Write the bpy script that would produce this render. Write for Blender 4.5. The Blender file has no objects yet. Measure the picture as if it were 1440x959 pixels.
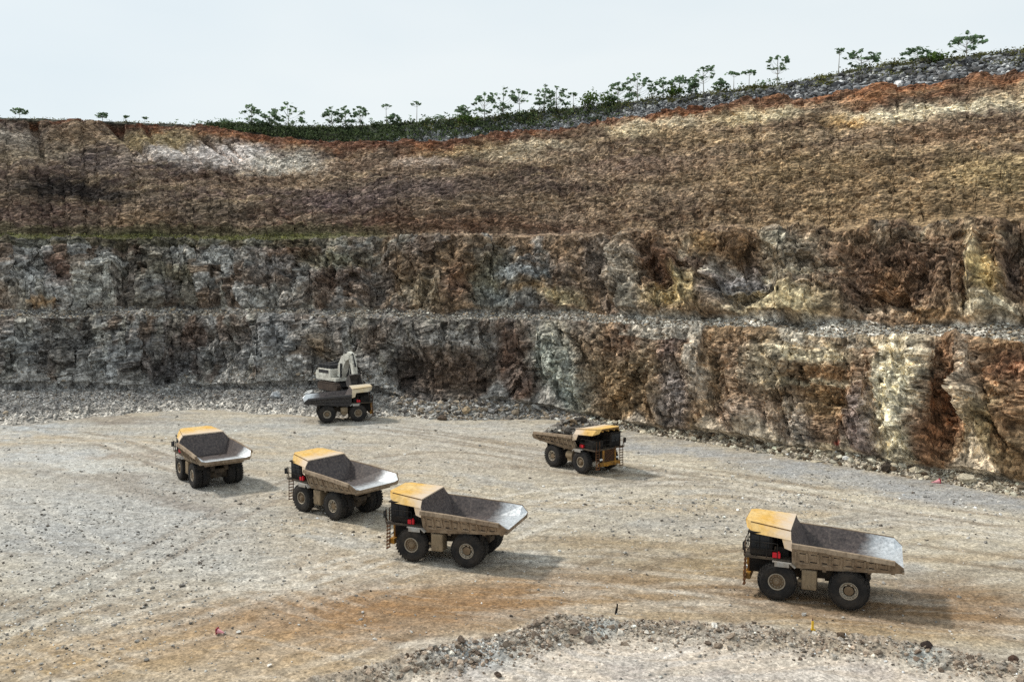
import bpy, bmesh, math, random
import numpy as np
from mathutils import Vector, Matrix, Euler
R = math.radians
scene = bpy.context.scene
COL = scene.collection
rng = np.random.default_rng(7)
random.seed(11)

# ------------------------------------------------------------------ camera
F_PX, W_PX, H_PX = 1250.0, 1440.0, 959.0
CAM_Z = 22.0
TANP = 94.5 / F_PX
PITCH = math.atan(TANP)
CP, SP = math.cos(PITCH), math.sin(PITCH)
cam_d = bpy.data.cameras.new('camera')
cam = bpy.data.objects.new('camera', cam_d)
COL.objects.link(cam)
cam.location = (0, 0, CAM_Z)
cam.rotation_euler = (math.pi / 2 - PITCH, 0, 0)
cam_d.sensor_width = 36.0
cam_d.lens = 36.0 * F_PX / W_PX
cam_d.clip_start = 0.5
cam_d.clip_end = 6000
scene.camera = cam

def ground_at(px, py, z=0.0):
    """surveyed spot: where the line of sight through a photo point meets height z"""
    u = (px - W_PX / 2) / F_PX
    v = -(py - H_PX / 2) / F_PX
    d = np.array([u, CP + v * SP, -SP + v * CP])
    t = (z - CAM_Z) / d[2]
    return np.array([d[0] * t, d[1] * t, z])

def project(X, Y, Z):
    dz = Z - CAM_Z
    dep = Y * CP - dz * SP
    up = Y * SP + dz * CP
    return W_PX / 2 + F_PX * X / dep, H_PX / 2 - F_PX * up / dep

# ------------------------------------------------------------------ noise (numpy)
_perm = np.random.default_rng(3).permutation(4096).astype(np.int64)
_grad = np.stack([np.cos(np.linspace(0, 2 * np.pi, 64, endpoint=False)),
                  np.sin(np.linspace(0, 2 * np.pi, 64, endpoint=False))], -1)
def _h(ix, iy, s):
    return _perm[(_perm[(ix + s * 131) & 4095] + iy) & 4095]
def pn(x, y, s=0):
    x = np.asarray(x, float); y = np.asarray(y, float)
    x, y = np.broadcast_arrays(x, y)
    ix = np.floor(x).astype(np.int64); iy = np.floor(y).astype(np.int64)
    fx = x - ix; fy = y - iy
    u = fx * fx * fx * (fx * (fx * 6 - 15) + 10); v = fy * fy * fy * (fy * (fy * 6 - 15) + 10)
    def g(a, b):
        k = _h(ix + a, iy + b, s) & 63
        return _grad[k, 0] * (fx - a) + _grad[k, 1] * (fy - b)
    n0 = g(0, 0) * (1 - u) + g(1, 0) * u
    n1 = g(0, 1) * (1 - u) + g(1, 1) * u
    return (n0 * (1 - v) + n1 * v) * 1.5
def fbm(x, y, o=4, s=0, gain=.5, lac=2.03):
    r = 0; a = 1; t = 0
    for i in range(o):
        r = r + a * pn(x, y, s + i); t += a
        x = x * lac; y = y * lac; a *= gain
    return r / t
def ridged(x, y, o=3, s=0, gain=.5):
    r = 0; a = 1; t = 0
    for i in range(o):
        r = r + a * (1 - 2 * np.abs(pn(x, y, s + i))); t += a
        x = x * 2.1; y = y * 2.1; a *= gain
    return r / t
def voro(x, y, s=0):
    x, y = np.broadcast_arrays(np.asarray(x, float), np.asarray(y, float))
    ix = np.floor(x).astype(np.int64); iy = np.floor(y).astype(np.int64)
    f1 = np.full(x.shape, 9.0); f2 = np.full(x.shape, 9.0); idr = np.zeros(x.shape)
    for a in (-1, 0, 1):
        for b in (-1, 0, 1):
            k = _h(ix + a, iy + b, s)
            px = ix + a + ((k * 37) % 101) / 101.0; py = iy + b + ((k * 53) % 103) / 103.0
            d = np.hypot(px - x, py - y)
            nw = d < f1
            f2 = np.where(nw, f1, np.minimum(f2, d)); f1 = np.where(nw, d, f1)
            idr = np.where(nw, (k % 997) / 997.0, idr)
    return f1, f2, idr
def facets(x, y, s=0, tilt=.6):
    """broken rock: flat-faced blocks, each with its own offset and tilt"""
    x, y = np.broadcast_arrays(np.asarray(x, float), np.asarray(y, float))
    ix = np.floor(x).astype(np.int64); iy = np.floor(y).astype(np.int64)
    f1 = np.full(x.shape, 9.0); out = np.zeros(x.shape)
    for a in (-1, 0, 1):
        for b in (-1, 0, 1):
            k = _h(ix + a, iy + b, s)
            dx = ix + a + ((k * 37) % 101) / 101.0 - x; dy = iy + b + ((k * 53) % 103) / 103.0 - y
            d = np.abs(dx) + np.abs(dy)
            v = ((k * 29) % 97) / 97.0 - .5 + tilt * ((((k * 17) % 89) / 89.0 - .5) * 2 * dx + (((k * 71) % 83) / 83.0 - .35) * 2 * dy)
            nw = d < f1
            out = np.where(nw, v, out); f1 = np.where(nw, d, f1)
    return out
def smooth(e0, e1, x):
    t = np.clip((x - e0) / (e1 - e0), 0, 1)
    return t * t * (3 - 2 * t)

# ------------------------------------------------------------------ object helpers
def tag(o, label=None, cat=None, group=None, kind=None):
    if label: o['label'] = label
    if cat: o['category'] = cat
    if group: o['group'] = group
    if kind: o['kind'] = kind
    return o
def np_mesh(name, V, faces, mats, col=None, smooth_shade=False, midx=None):
    """faces: list of int arrays (n,k)"""
    me = bpy.data.meshes.new(name)
    V = np.asarray(V, np.float32)
    me.vertices.add(len(V)); me.vertices.foreach_set('co', V.ravel())
    loops = np.concatenate([f.ravel() for f in faces]).astype(np.int32)
    tot = np.concatenate([np.full(len(f), f.shape[1], np.int32) for f in faces])
    st = np.concatenate([[0], np.cumsum(tot)[:-1]]).astype(np.int32)
    me.loops.add(len(loops)); me.loops.foreach_set('vertex_index', loops)
    me.polygons.add(len(tot)); me.polygons.foreach_set('loop_start', st)
    try: me.polygons.foreach_set('loop_total', tot)
    except Exception: pass
    me.polygons.foreach_set('use_smooth', np.full(len(tot), smooth_shade))
    if midx is not None: me.polygons.foreach_set('material_index', np.asarray(midx, np.int32))
    for m in (mats if isinstance(mats, (list, tuple)) else [mats]): me.materials.append(m)
    if col is not None:
        at = me.color_attributes.new('Col', 'FLOAT_COLOR', 'POINT')
        c = np.ones((len(V), 4), np.float32); c[:, :3] = col
        at.data.foreach_set('color', c.ravel())
    me.update(calc_edges=True); me.validate()
    return me
def link(name, me, parent=None):
    o = bpy.data.objects.new(name, me); COL.objects.link(o)
    if parent is not None: o.parent = parent
    return o
def empty(name, loc=(0, 0, 0), rz=0, parent=None):
    o = bpy.data.objects.new(name, None); COL.objects.link(o)
    o.empty_display_size = .5
    o.location = loc; o.rotation_euler = (0, 0, rz)
    if parent is not None: o.parent = parent
    return o
def copy_tree(o, parent=None):
    c = o.copy(); COL.objects.link(c)
    if parent is not None: c.parent = parent
    for ch in list(o.children): copy_tree(ch, c)
    return c
def grid_faces(nr, nc):
    i = np.arange(nr * nc).reshape(nr, nc)
    return np.stack([i[:-1, :-1], i[:-1, 1:], i[1:, 1:], i[1:, :-1]], -1).reshape(-1, 4)

# ------------------------------------------------------------------ materials
def new_mat(name):
    m = bpy.data.materials.new(name); m.use_nodes = True
    nt = m.node_tree
    b = nt.nodes['Principled BSDF']
    b.inputs['Roughness'].default_value = .9
    b.inputs['Specular IOR Level'].default_value = .25
    return m, nt, b
def N(nt, t, **k):
    n = nt.nodes.new(t)
    for a, v in k.items(): setattr(n, a, v)
    return n
def noise_node(nt, vec, scale, detail=4, rough=.6):
    n = N(nt, 'ShaderNodeTexNoise')
    n.inputs['Scale'].default_value = scale; n.inputs['Detail'].default_value = detail; n.inputs['Roughness'].default_value = rough
    nt.links.new(vec, n.inputs['Vector']); return n
def ramp(nt, fac, stops):
    r = N(nt, 'ShaderNodeValToRGB')
    while len(r.color_ramp.elements) < len(stops): r.color_ramp.elements.new(.5)
    for e, (p, c) in zip(r.color_ramp.elements, stops):
        e.position = p; e.color = (*c, 1) if len(c) == 3 else c
    nt.links.new(fac, r.inputs['Fac']); return r
def mixc(nt, a, b, fac, mode='MIX'):
    m = N(nt, 'ShaderNodeMix', data_type='RGBA', blend_type=mode)
    for s, v in ((m.inputs[0], fac), (m.inputs[6], a), (m.inputs[7], b)):
        if hasattr(v, 'is_linked'): nt.links.new(v, s)
        elif isinstance(v, (int, float)): s.default_value = v
        else: s.default_value = (*v, 1)
    return m.outputs[2]
def g3(v): return (v, v, v)

def rock_mat(name, speck=((.25, .55), (.5, 1.0), (.78, 1.5)), s1=1.1, s2=5.0, s3=None, bump=.35, bscale=2.2, use_attr=True, base=(.2, .2, .2), rough=.93,
             fine=((.34, .45), (.5, 1.0), (.66, 1.7)), blocks=None, stretch=(1, 1, 1), vbump=None):
    """base colour of the stone (from the rock-type attribute) with grain of lighter and darker minerals and a broken surface"""
    m, nt, b = new_mat(name)
    tc = N(nt, 'ShaderNodeTexCoord').outputs['Object']
    mp = N(nt, 'ShaderNodeMapping'); mp.inputs['Scale'].default_value = stretch; nt.links.new(tc, mp.inputs['Vector'])
    # ragged coordinates so that the blocks have crooked joints
    wn = noise_node(nt, tc, 1.2, 3, .6)
    wv = N(nt, 'ShaderNodeVectorMath', operation='MULTIPLY_ADD'); nt.links.new(wn.outputs['Color'], wv.inputs[0]); wv.inputs[1].default_value = (.5, .5, .5); nt.links.new(mp.outputs['Vector'], wv.inputs[2])
    if use_attr:
        base = N(nt, 'ShaderNodeVertexColor', layer_name='Col').outputs['Color']
    c = base
    for sc, stops, det in ((s1, speck, 5), (s2, ((.3, .6), (.5, 1.0), (.72, 1.45)), 4), (s3, fine, 2)):
        if sc is None: continue
        n1 = noise_node(nt, mp.outputs['Vector'], sc, det, .65)
        r1 = ramp(nt, n1.outputs['Fac'], [(p, g3(v)) for p, v in stops])
        c = mixc(nt, c, r1.outputs['Color'], 1.0, 'MULTIPLY')
    for sc, lo, hi in (blocks or ()):
        vn = N(nt, 'ShaderNodeTexVoronoi'); vn.inputs['Scale'].default_value = sc; nt.links.new(wv.outputs[0], vn.inputs['Vector'])
        sp = N(nt, 'ShaderNodeSeparateColor'); nt.links.new(vn.outputs['Color'], sp.inputs[0])
        r1 = ramp(nt, sp.outputs[0], [(0, g3(lo)), (.5, g3(.95)), (1, g3(hi))])
        c = mixc(nt, c, r1.outputs['Color'], 1.0, 'MULTIPLY')
    nt.links.new(c, b.inputs['Base Color'])
    nb = noise_node(nt, mp.outputs['Vector'], bscale, 7, .7)
    bp = N(nt, 'ShaderNodeBump'); bp.inputs['Strength'].default_value = .9; bp.inputs['Distance'].default_value = bump
    nt.links.new(nb.outputs['Fac'], bp.inputs['Height']); 
    nrm = bp.outputs['Normal']
    if vbump:
        vn = N(nt, 'ShaderNodeTexVoronoi', feature='F1', distance='MANHATTAN'); vn.inputs['Scale'].default_value = vbump[0]; nt.links.new(wv.outputs[0], vn.inputs['Vector'])
        b2 = N(nt, 'ShaderNodeBump'); b2.inputs['Strength'].default_value = 1; b2.inputs['Distance'].default_value = vbump[1]; b2.invert = True
        nt.links.new(vn.outputs['Distance'], b2.inputs['Height']); nt.links.new(nrm, b2.inputs['Normal']); nrm = b2.outputs['Normal']
    nt.links.new(nrm, b.inputs['Normal'])
    b.inputs['Roughness'].default_value = rough
    return m
def paint_mat(name, col, dust=(.30, .25, .19), amount=.4, rough=.6, metallic=0, scale=1.2, dark=.75):
    """paint or steel with dust and grime settled on it"""
    m, nt, b = new_mat(name)
    tc = N(nt, 'ShaderNodeTexCoord').outputs['Object']
    oi = N(nt, 'ShaderNodeObjectInfo'); om = N(nt, 'ShaderNodeMath', operation='MULTIPLY'); nt.links.new(oi.outputs['Random'], om.inputs[0]); om.inputs[1].default_value = 37
    ad = N(nt, 'ShaderNodeVectorMath', operation='ADD'); nt.links.new(tc, ad.inputs[0]); nt.links.new(om.outputs[0], ad.inputs[1]); tc = ad.outputs[0]   # every copy is dirtied its own way
    sp_ = N(nt, 'ShaderNodeMapping'); sp_.inputs['Scale'].default_value = (1, 1, .35); nt.links.new(tc, sp_.inputs['Vector'])   # dirt runs down the sides
    n1 = noise_node(nt, tc, scale, 6, .65); n2 = noise_node(nt, sp_.outputs['Vector'], scale * 5, 5, .7)
    f = ramp(nt, n1.outputs['Fac'], [(.5 - amount * .35, g3(0)), (.72 - amount * .1, g3(1))])
    f.color_ramp.elements[1].color = (min(1, amount * 1.6),) * 3 + (1,)
    c = mixc(nt, col, dust, f.outputs['Color'])
    r2 = ramp(nt, n2.outputs['Fac'], [(.3, g3(dark)), (.55, g3(1)), (.8, g3(1.12))])
    c = mixc(nt, c, r2.outputs['Color'], 1.0, 'MULTIPLY')
    nt.links.new(c, b.inputs['Base Color'])
    b.inputs['Roughness'].default_value = rough; b.inputs['Metallic'].default_value = metallic
    return m
# ------------------------------------------------------------------ sky and sun
SUN_EL, SUN_AZ = R(47), R(156)      # azimuth of the sun measured counter-clockwise from +X: far left, a little beyond the wall
sun_dir = Vector((math.cos(SUN_EL) * math.cos(SUN_AZ), math.cos(SUN_EL) * math.sin(SUN_AZ), math.sin(SUN_EL)))
sd = bpy.data.lights.new('sun', 'SUN'); sd.energy = 3.2; sd.angle = R(5.0); sd.color = (1, .95, .86)
so = bpy.data.objects.new('sun', sd); COL.objects.link(so)
so.rotation_euler = sun_dir.to_track_quat('Z', 'Y').to_euler()
so.location = (-60, 40, 90)
w = bpy.data.worlds.new('World'); scene.world = w; w.use_nodes = True
nt = w.node_tree
bg = nt.nodes['Background']
sky = N(nt, 'ShaderNodeTexSky'); sky.sky_type = 'NISHITA'; sky.sun_disc = False
sky.sun_elevation = SUN_EL; sky.sun_rotation = math.pi / 2 - SUN_AZ
sky.dust_density = 3.0; sky.air_density = 1.0; sky.ozone_density = 1.0
tcn = N(nt, 'ShaderNodeTexCoord')
mp = N(nt, 'ShaderNodeMapping'); mp.inputs['Scale'].default_value = (1, 1, 3.0)
nt.links.new(tcn.outputs['Generated'], mp.inputs['Vector'])
cn = noise_node(nt, mp.outputs['Vector'], 1.3, 4, .5)
cr = ramp(nt, cn.outputs['Fac'], [(.32, (7.6, 8.7, 9.3)), (.66, (9.2, 9.8, 9.9))])
mx = mixc(nt, sky.outputs['Color'], cr.outputs['Color'], .88)   # thin bright cloud sheet over the whole sky
nt.links.new(mx, bg.inputs['Color']); bg.inputs['Strength'].default_value = .1
scene.view_settings.view_transform = 'Standard'; scene.view_settings.look = 'None'
scene.view_settings.exposure = 0; scene.view_settings.gamma = 1
scene.cycles.max_bounces = 5; scene.cycles.diffuse_bounces = 3
scene.cycles.use_denoising = False
# ------------------------------------------------------------------ the pit: survey of the quarry face
# columns run along the wall; each is a bearing from the survey point, listed by its photo abscissa
XI = np.array([-500, 0, 100, 200, 300, 430, 520, 560, 620, 700, 760, 830, 900, 1000, 1100, 1200, 1300, 1440, 1900.])
def lut(vals): 
    v = np.array(vals, float)
    return lambda x: np.interp(x, XI, v)
y_tal = lut([606, 600, 592, 580, 577, 586, 588, 584, 590, 590, 588, 596, 608, 623, 640, 655, 673, 696, 765])
h_tal = lut([3.0, 3.2, 3.0, 2.2, 2.2, 3.4, 3.4, 1.8, 2.0, 2.2, 1.2, .7, .7, .9, .9, .9, .9, .9, .9])
w_tal = lut([20, 19, 17, 12, 11, 12, 10, 6, 5, 5, 3, 2, 1.8, 1.8, 1.8, 1.8, 1.8, 1.8, 2])
XR = np.array([-500, 0, 150, 300, 400, 500, 600, 700, 800, 900, 1000, 1100, 1200, 1300, 1440, 1900.])
YR = np.array([168, 168, 173, 180, 195, 204, 200, 190, 180, 163, 152, 143, 135, 125, 112, 75.])
XT = np.array([-500, 0, 150, 300, 340, 430, 500, 600, 700, 800, 850, 900, 1000, 1100, 1200, 1300, 1440, 1900.])
YT = np.array([166, 166, 171, 177, 175, 180, 179, 172, 164, 154, 148, 141, 131, 119, 97, 84, 70, 30.])

NX_IN = 860
xin = np.linspace(-90, 1530, NX_IN)
xl = -90 - np.cumsum(np.linspace(2.2, 14, 60)); xr = 1530 + np.cumsum(np.linspace(2.2, 12, 60))
CX = np.concatenate([xl[::-1], xin, xr])
CA = (CX - W_PX / 2) / F_PX
NC = len(CX)

def dist_at(py):            # distance of a floor point seen at photo row py on the centre line
    v = -(py - H_PX / 2) / F_PX
    return -CAM_Z * (CP + v * SP) / (-SP + v * CP)
def slope_of(py):           # tangent of the elevation angle of photo row py
    v = -(py - H_PX / 2) / F_PX
    return (-SP + v * CP) / (CP + v * SP)

sm = lambda a, k=9: np.convolve(np.pad(a, k, mode='edge'), np.ones(2 * k + 1) / (2 * k + 1), 'valid')
d_tal = sm(dist_at(y_tal(CX)))
_q = CX * .001 * d_tal
d_tal = d_tal + (2.6 * fbm(_q * .09, 0 * _q, 3, 22) + .9 * fbm(_q * .5, 0 * _q, 2, 23)) * (1 - smooth(560, 760, CX))
d_toe = d_tal + sm(w_tal(CX))
_sx = CX * .001 * d_toe
d_toe = d_toe + 1.3 * fbm(_sx * .16, 0 * _sx + 3, 4, 2, .6) * smooth(500, 700, CX)
# let the talus of the left side end on one smooth wall line
ht = sm(h_tal(CX))
# plan position and running length along the wall
toeX = CA * d_toe
S = np.concatenate([[0], np.cumsum(np.hypot(np.diff(toeX), np.diff(d_toe)))])
S = S - S[np.argmin(np.abs(CX - 720))]
# benches wander a little
lip_z = 14.5 + .5 * pn(S * .05, 0 * S, 5) + .45 * fbm(S * .22, 0 * S, 3, 8)
_rt = smooth(720, 860, CX)
b1_z = 28.4 + .5 * pn(S * .05, 0 * S + 9, 6) + _rt * (2.6 * fbm(S * .10, 0 * S + 1, 4, 16, .6))
d_lip = d_toe + 5.2 + 1.6 * fbm(S * .12, 0 * S + 4, 4, 9, .6)
d_b2 = d_toe + 9.6 + 1.4 * fbm(S * .10, 0 * S + 7, 3, 10, .6)
d_b1 = d_toe + 17.5 + _rt * (2.2 * fbm(S * .09, 0 * S + 12, 4, 21, .6)) + 1.2 * fbm(S * .08, 0 * S + 5, 4, 14, .6)
d_b1b = d_b1 + 4.5
TS = .95
kR = slope_of(sm(np.interp(CX, XR, YR)))
s_up = (CAM_Z - b1_z - .8 + kR * d_b1b) / (TS - kR)
d_rim = d_b1b + s_up; z_rim = b1_z + .8 + TS * s_up
kT = slope_of(sm(np.interp(CX, XT, YT)))
TB = .75
s_bk = np.maximum((CAM_Z - z_rim + kT * d_rim) / (TB - kT), .6)
d_top = d_rim + s_bk; z_top = z_rim + TB * s_bk
KN = [  # distance, height, rows to the next knot, id of the zone that follows
 (d_tal - 1.0, 0 * S - .5, 8, 0),
 (d_tal + .5 * (d_toe - d_tal), (.50 + .22 * np.exp(-((CX - 474) / 60.0) ** 2)) * ht, 12, 0),
 (d_toe, ht, 96, 1),
 (d_lip, lip_z, 5, 2),
 (d_lip + 1.5, lip_z + .15, 14, 2),
 (d_b2, lip_z + 1.3 + .6 * pn(S * .14, 0 * S + 2, 11), 92, 3),
 (d_b1, b1_z, 5, 4),
 (d_b1b, b1_z + .8, 122, 5),
 (d_rim, z_rim, 40, 6),
 (d_top, z_top, 8, 7),
 (d_top + 12, z_top + .1, 5, 7),
 (d_top + 60, z_top - 4, 4, 7),
 (d_top + 260, z_top - 30, 0, 7)]
rows_d, rows_z, zone, tz = [], [], [], []
for i in range(len(KN) - 1):
    n = KN[i][2]
    for j in range(n):
        t = j / n
        rows_d.append(KN[i][0] * (1 - t) + KN[i + 1][0] * t)
        rows_z.append(KN[i][1] * (1 - t) + KN[i + 1][1] * t)
        zone.append(KN[i][3]); tz.append(t)
rows_d.append(KN[-1][0]); rows_z.append(KN[-1][1]); zone.append(7); tz.append(1)
Dg = np.array(rows_d); Zg = np.array(rows_z); zone = np.array(zone); tz = np.array(tz)
# round the bench corners slightly
NR = len(Dg)
Xg = CA[None, :] * Dg
Hh = np.concatenate([np.zeros((1, NC)), np.cumsum(np.hypot(np.diff(Dg, axis=0), np.diff(Zg, axis=0)), 0)])
SS = np.broadcast_to(S[None, :], Hh.shape)
P0 = np.stack([Xg, Dg, Zg], -1)
def grid_normals(P):
    du = np.gradient(P, axis=1); dv = np.gradient(P, axis=0)
    n = np.cross(du, dv); n /= np.linalg.norm(n, axis=-1, keepdims=True) + 1e-9
    return n
Nn = grid_normals(P0)
for _ in range(6):
    Nn[1:-1] = (Nn[:-2] + Nn[1:-1] * 2 + Nn[2:]) / 4
Nn /= np.linalg.norm(Nn, axis=-1, keepdims=True)
zc = zone[:, None]
tt = tz[:, None]
env13 = np.where((zc == 1) | (zc == 3), np.sin(np.pi * np.clip(tt, .0, 1)) ** .4, 0)
env_f = np.where((zc == 1) | (zc == 3), .25 + .75 * env13, 0)
PX0, PY0 = project(P0[..., 0], P0[..., 1], P0[..., 2])   # photo position of the undisturbed face: used only to look up the rock types
sh = np.where(zc == 3, 57.0, 0)      # the two lifts were blasted apart: they do not continue one another
sw = SS + sh + 1.6 * pn(SS * .11, Hh * .12, 40)
rightness = smooth(700, 1150, CX)[None, :]
disp = np.zeros_like(Hh)
# buttresses and clefts, leaning chutes, columns, beds, blocks
butt = ridged(sw * .052 + .04 * Hh, Hh * .012, 2, 50)
col1 = ridged(sw * .17 + .05 * Hh, Hh * .035, 3, 60)
col2 = ridged(sw * .42, Hh * .10, 2, 70)
bed = ridged(sw * .035, Hh * .62 + .25 * pn(SS * .06, Hh * .05, 4), 2, 80)
v1, v2, vid = voro(sw * .42, Hh * .55, 12)
v1b, v2b, vidb = voro(sw * 1.15, Hh * 1.4, 13)
fine = fbm(SS * 1.1, Hh * 1.1, 4, 90, .6)
crack = ridged(sw * .30 + .10 * Hh + .5 * pn(SS * .1, Hh * .1, 44), Hh * .05, 2, 45)
sx1 = np.floor(sw * .9 + .6 * pn(SS * .5, Hh * .5, 46)); 
step = ((Hh * .85 + .9 * pn(SS * .15, Hh * .08, 47) + .37 * (sx1 % 7)) % 1.0) - .5
fw = 1.2 * pn(SS * .2, Hh * .2, 61); fw2 = 1.2 * pn(SS * .2, Hh * .2, 62)
fa = facets((sw + fw) * .22, (Hh + fw2) * .15, 63, .8)
fb = facets((sw + fw) * .62 + .1 * Hh, (Hh + fw2) * .48, 64, .8)
fc = facets((sw + fw) * 1.7, (Hh + fw2) * 1.5, 65, .8)
face = (1.7 * butt + 1.0 * col1 * (.6 + .6 * rightness) + .40 * col2 + .30 * bed * (.3 + rightness)
        + 1.45 * fa + .68 * fb + .36 * fc - .7 * smooth(.6, .95, crack) + .45 * step * (.25 + .9 * rightness)
        + .30 * fine + .5 * fbm(sw * .22, Hh * .2, 4, 48, .65))
disp += env_f * face
# benches: rubble-strewn
bench = np.where((zc == 2) | (zc == 4), 1, 0)
disp += bench * (.45 * fbm(SS * .35, Hh * .5, 4, 20, .6) + .25 * (vidb - .5))
# upper slope: weathered, fine rills running down the dip
up = np.where(zc == 5, 1, 0)
rill = ridged((SS * .62 + Hh * .42) * .55, (Hh * .62 - SS * .42) * .09, 3, 30)
rill2 = ridged((SS * .9 - Hh * .25) * 1.2, Hh * .22, 2, 33)
terr = ridged(SS * .02, Hh * .28 - .08 * SS, 2, 36)
gul = ridged(SS * .11 + .05 * Hh + .5 * pn(SS * .06, Hh * .05, 37), Hh * .018, 2, 38)
gul2 = ridged(SS * .42 + .22 * Hh + .5 * pn(SS * .1, Hh * .1, 39), Hh * .05, 2, 41)
fs = facets(SS * .9, Hh * 1.1, 66, .8); fs2 = facets(SS * 2.4, Hh * 2.6, 67, .8)
ledge = np.clip(pn(SS * .03 + 3, Hh * .16 - .03 * SS, 42) * 3, -1, 1)
disp += up * (.8 * fbm(SS * .06, Hh * .06, 3, 31) + 1.2 * gul * (.4 + .6 * np.clip(pn(SS * .02, Hh * .03, 43) + .5, 0, 1)) + .40 * gul2 + .18 * rill + .12 * fine + .42 * fs + .26 * fs2 + .55 * ledge * np.abs(terr) + .25 * terr)
# gullies cut below the rim on the left
for gx, gy0, gy1, lean, wd, dp in ((45, 165, 235, 20, 5, 1.2), (150, 166, 215, 38, 7, 1.7), (165, 172, 225, 45, 6, 1.5), (205, 180, 205, 12, 4, .9),
                                   (240, 200, 240, 55, 5, .9), (283, 195, 240, 60, 5, 1.1), (320, 205, 245, 40, 4, .8)):
    tq = np.clip((PY0 - gy0) / (gy1 - gy0), -1, 2)
    cxq = gx + lean * tq
    m = np.exp(-((PX0 - cxq) / wd) ** 2) * smooth(-.15, .05, tq) * (1 - smooth(.8, 1.3, tq))
    disp -= up * 1.5 * dp * m
# named hollows and noses of the lower lifts (photo abscissa, row, half widths, depth)
for fx, fy, rx, ry, dp, ln in ((172, 390, 8, 48, -1.6, 0), (528, 400, 13, 50, -2.0, 0), (640, 530, 70, 34, -1.8, 0), (565, 525, 9, 30, -1.3, .3),
                               (925, 380, 16, 55, -2.3, -.55), (955, 390, 7, 60, 1.3, -.55), (1042, 395, 45, 36, -2.4, -.35), (985, 410, 26, 40, 1.3, -.8),
                               (1110, 430, 50, 22, 1.6, 0), (1255, 380, 75, 55, -2.0, 0), (1378, 385, 8, 55, 1.5, -.15), (1400, 400, 20, 45, .9, -.4), (1432, 370, 16, 55, -2.2, 0),
                               (800, 400, 16, 45, 1.1, -.2), (845, 385, 12, 50, -1.2, .1), (875, 400, 14, 45, 1.4, -.3),
                               (795, 530, 26, 60, .9, -.35), (845, 540, 6, 60, -1.1, -.5), (735, 560, 12, 26, 1.4, 0), (935, 550, 9, 50, -1.3, -.15), (985, 530, 9, 50, 1.2, 0),
                               (1060, 590, 22, 28, 1.7, 0), (1010, 560, 8, 45, -1.0, 0), (1115, 600, 10, 34, -1.0, 0), (1160, 590, 30, 45, -.9, 0), (1215, 590, 18, 45, 1.0, 0), (1275, 570, 34, 80, .9, 0),
                               (1333, 575, 24, 75, -1.7, 0), (1375, 560, 13, 90, 1.2, -.35), (1420, 620, 24, 55, .5, 0), (60, 500, 18, 45, -.8, 0), (115, 490, 14, 40, -1.2, 0), (235, 530, 38, 24, -1.6, 0),
                               (300, 480, 20, 40, -.8, 0), (395, 490, 25, 50, .9, 0)):
    m = np.exp(-(np.abs((PX0 - fx - ln * (fy - PY0)) / rx) ** 3) - np.abs((PY0 - fy) / ry) ** 3)
    disp += np.where((zc == 1) | (zc == 3), 1, 0) * 1.55 * dp * m * (.8 + .35 * pn(SS * .4, Hh * .4, 7))
for fx, rx, hh in ((1110, 62, 4.2), (960, 40, 3.0), (790, 40, 2.4), (1250, 60, 1.8), (1400, 40, 2.6), (1340, 30, 1.6), (880, 30, 2.0), (660, 40, 1.5), (720, 30, 1.6)):
    cone_ = np.exp(-np.abs((CX - fx + 6 * fbm(S * .3, 0 * S, 2, 24)) / rx) ** 2)[None, :] * hh
    up_h = Zg - lip_z[None, :]
    fill = np.maximum(0, 1 - np.maximum(up_h, 0) / (cone_ * 1.5 + .01)) * (zc == 3)
    disp += fill * cone_ * .55
# scree fans leaning on the foot of the lowest lift
fan = np.zeros_like(Hh)
for fx, rx, hh in ((-40, 40, 5.5), (40, 34, 4.5), (115, 30, 6.5), (185, 30, 4.0), (262, 34, 3.0), (330, 30, 5.0), (392, 28, 6.0), (455, 30, 4.0), (535, 26, 4.5), (700, 22, 3.5), (772, 24, 5.0), (905, 20, 2.6), (1010, 22, 3.0), (1075, 30, 4.0), (1200, 16, 2.4), (1385, 26, 5.0)):
    cone_ = np.exp(-np.abs((CX - fx + 7 * fbm(S * .3, 0 * S, 2, 25)) / rx) ** 1.6)[None, :] * hh
    fan = np.maximum(fan, np.maximum(0, 1 - np.maximum(Zg - ht[None, :], 0) / (cone_ + .01)) * (zc == 1) * np.minimum(cone_, 3) * .5)
disp = disp * np.where(zc == 1, 1 - .6 * np.clip(fan, 0, 1), 1) + fan
# dumped rock above the rim and on the plateau edge; talus
vr1, vr2, vrid = voro(SS * .75, Hh * .75, 15)
dump = np.where(zc == 6, 1, 0) * np.clip(s_bk / 3, .2, 1)[None, :]
disp += dump * (.55 * (1 - vr1) * (.4 + vrid) + .3 * fine + .5 * fbm(SS * .12, Hh * .2, 2, 17) - .35)
disp += np.where(zc == 7, 1, 0) * (.35 * fbm(SS * .3, Hh * .1, 3, 18))
tal = np.where(zc == 0, 1, 0)
disp += tal * smooth(0, .5, np.minimum(1, Zg + .5)) * (.55 * fbm(SS * .22, Hh * .22, 3, 19) + .35 * (1 - v1b) * vidb + .3 * fine)
Pt = P0 + Nn * disp[..., None]

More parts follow.
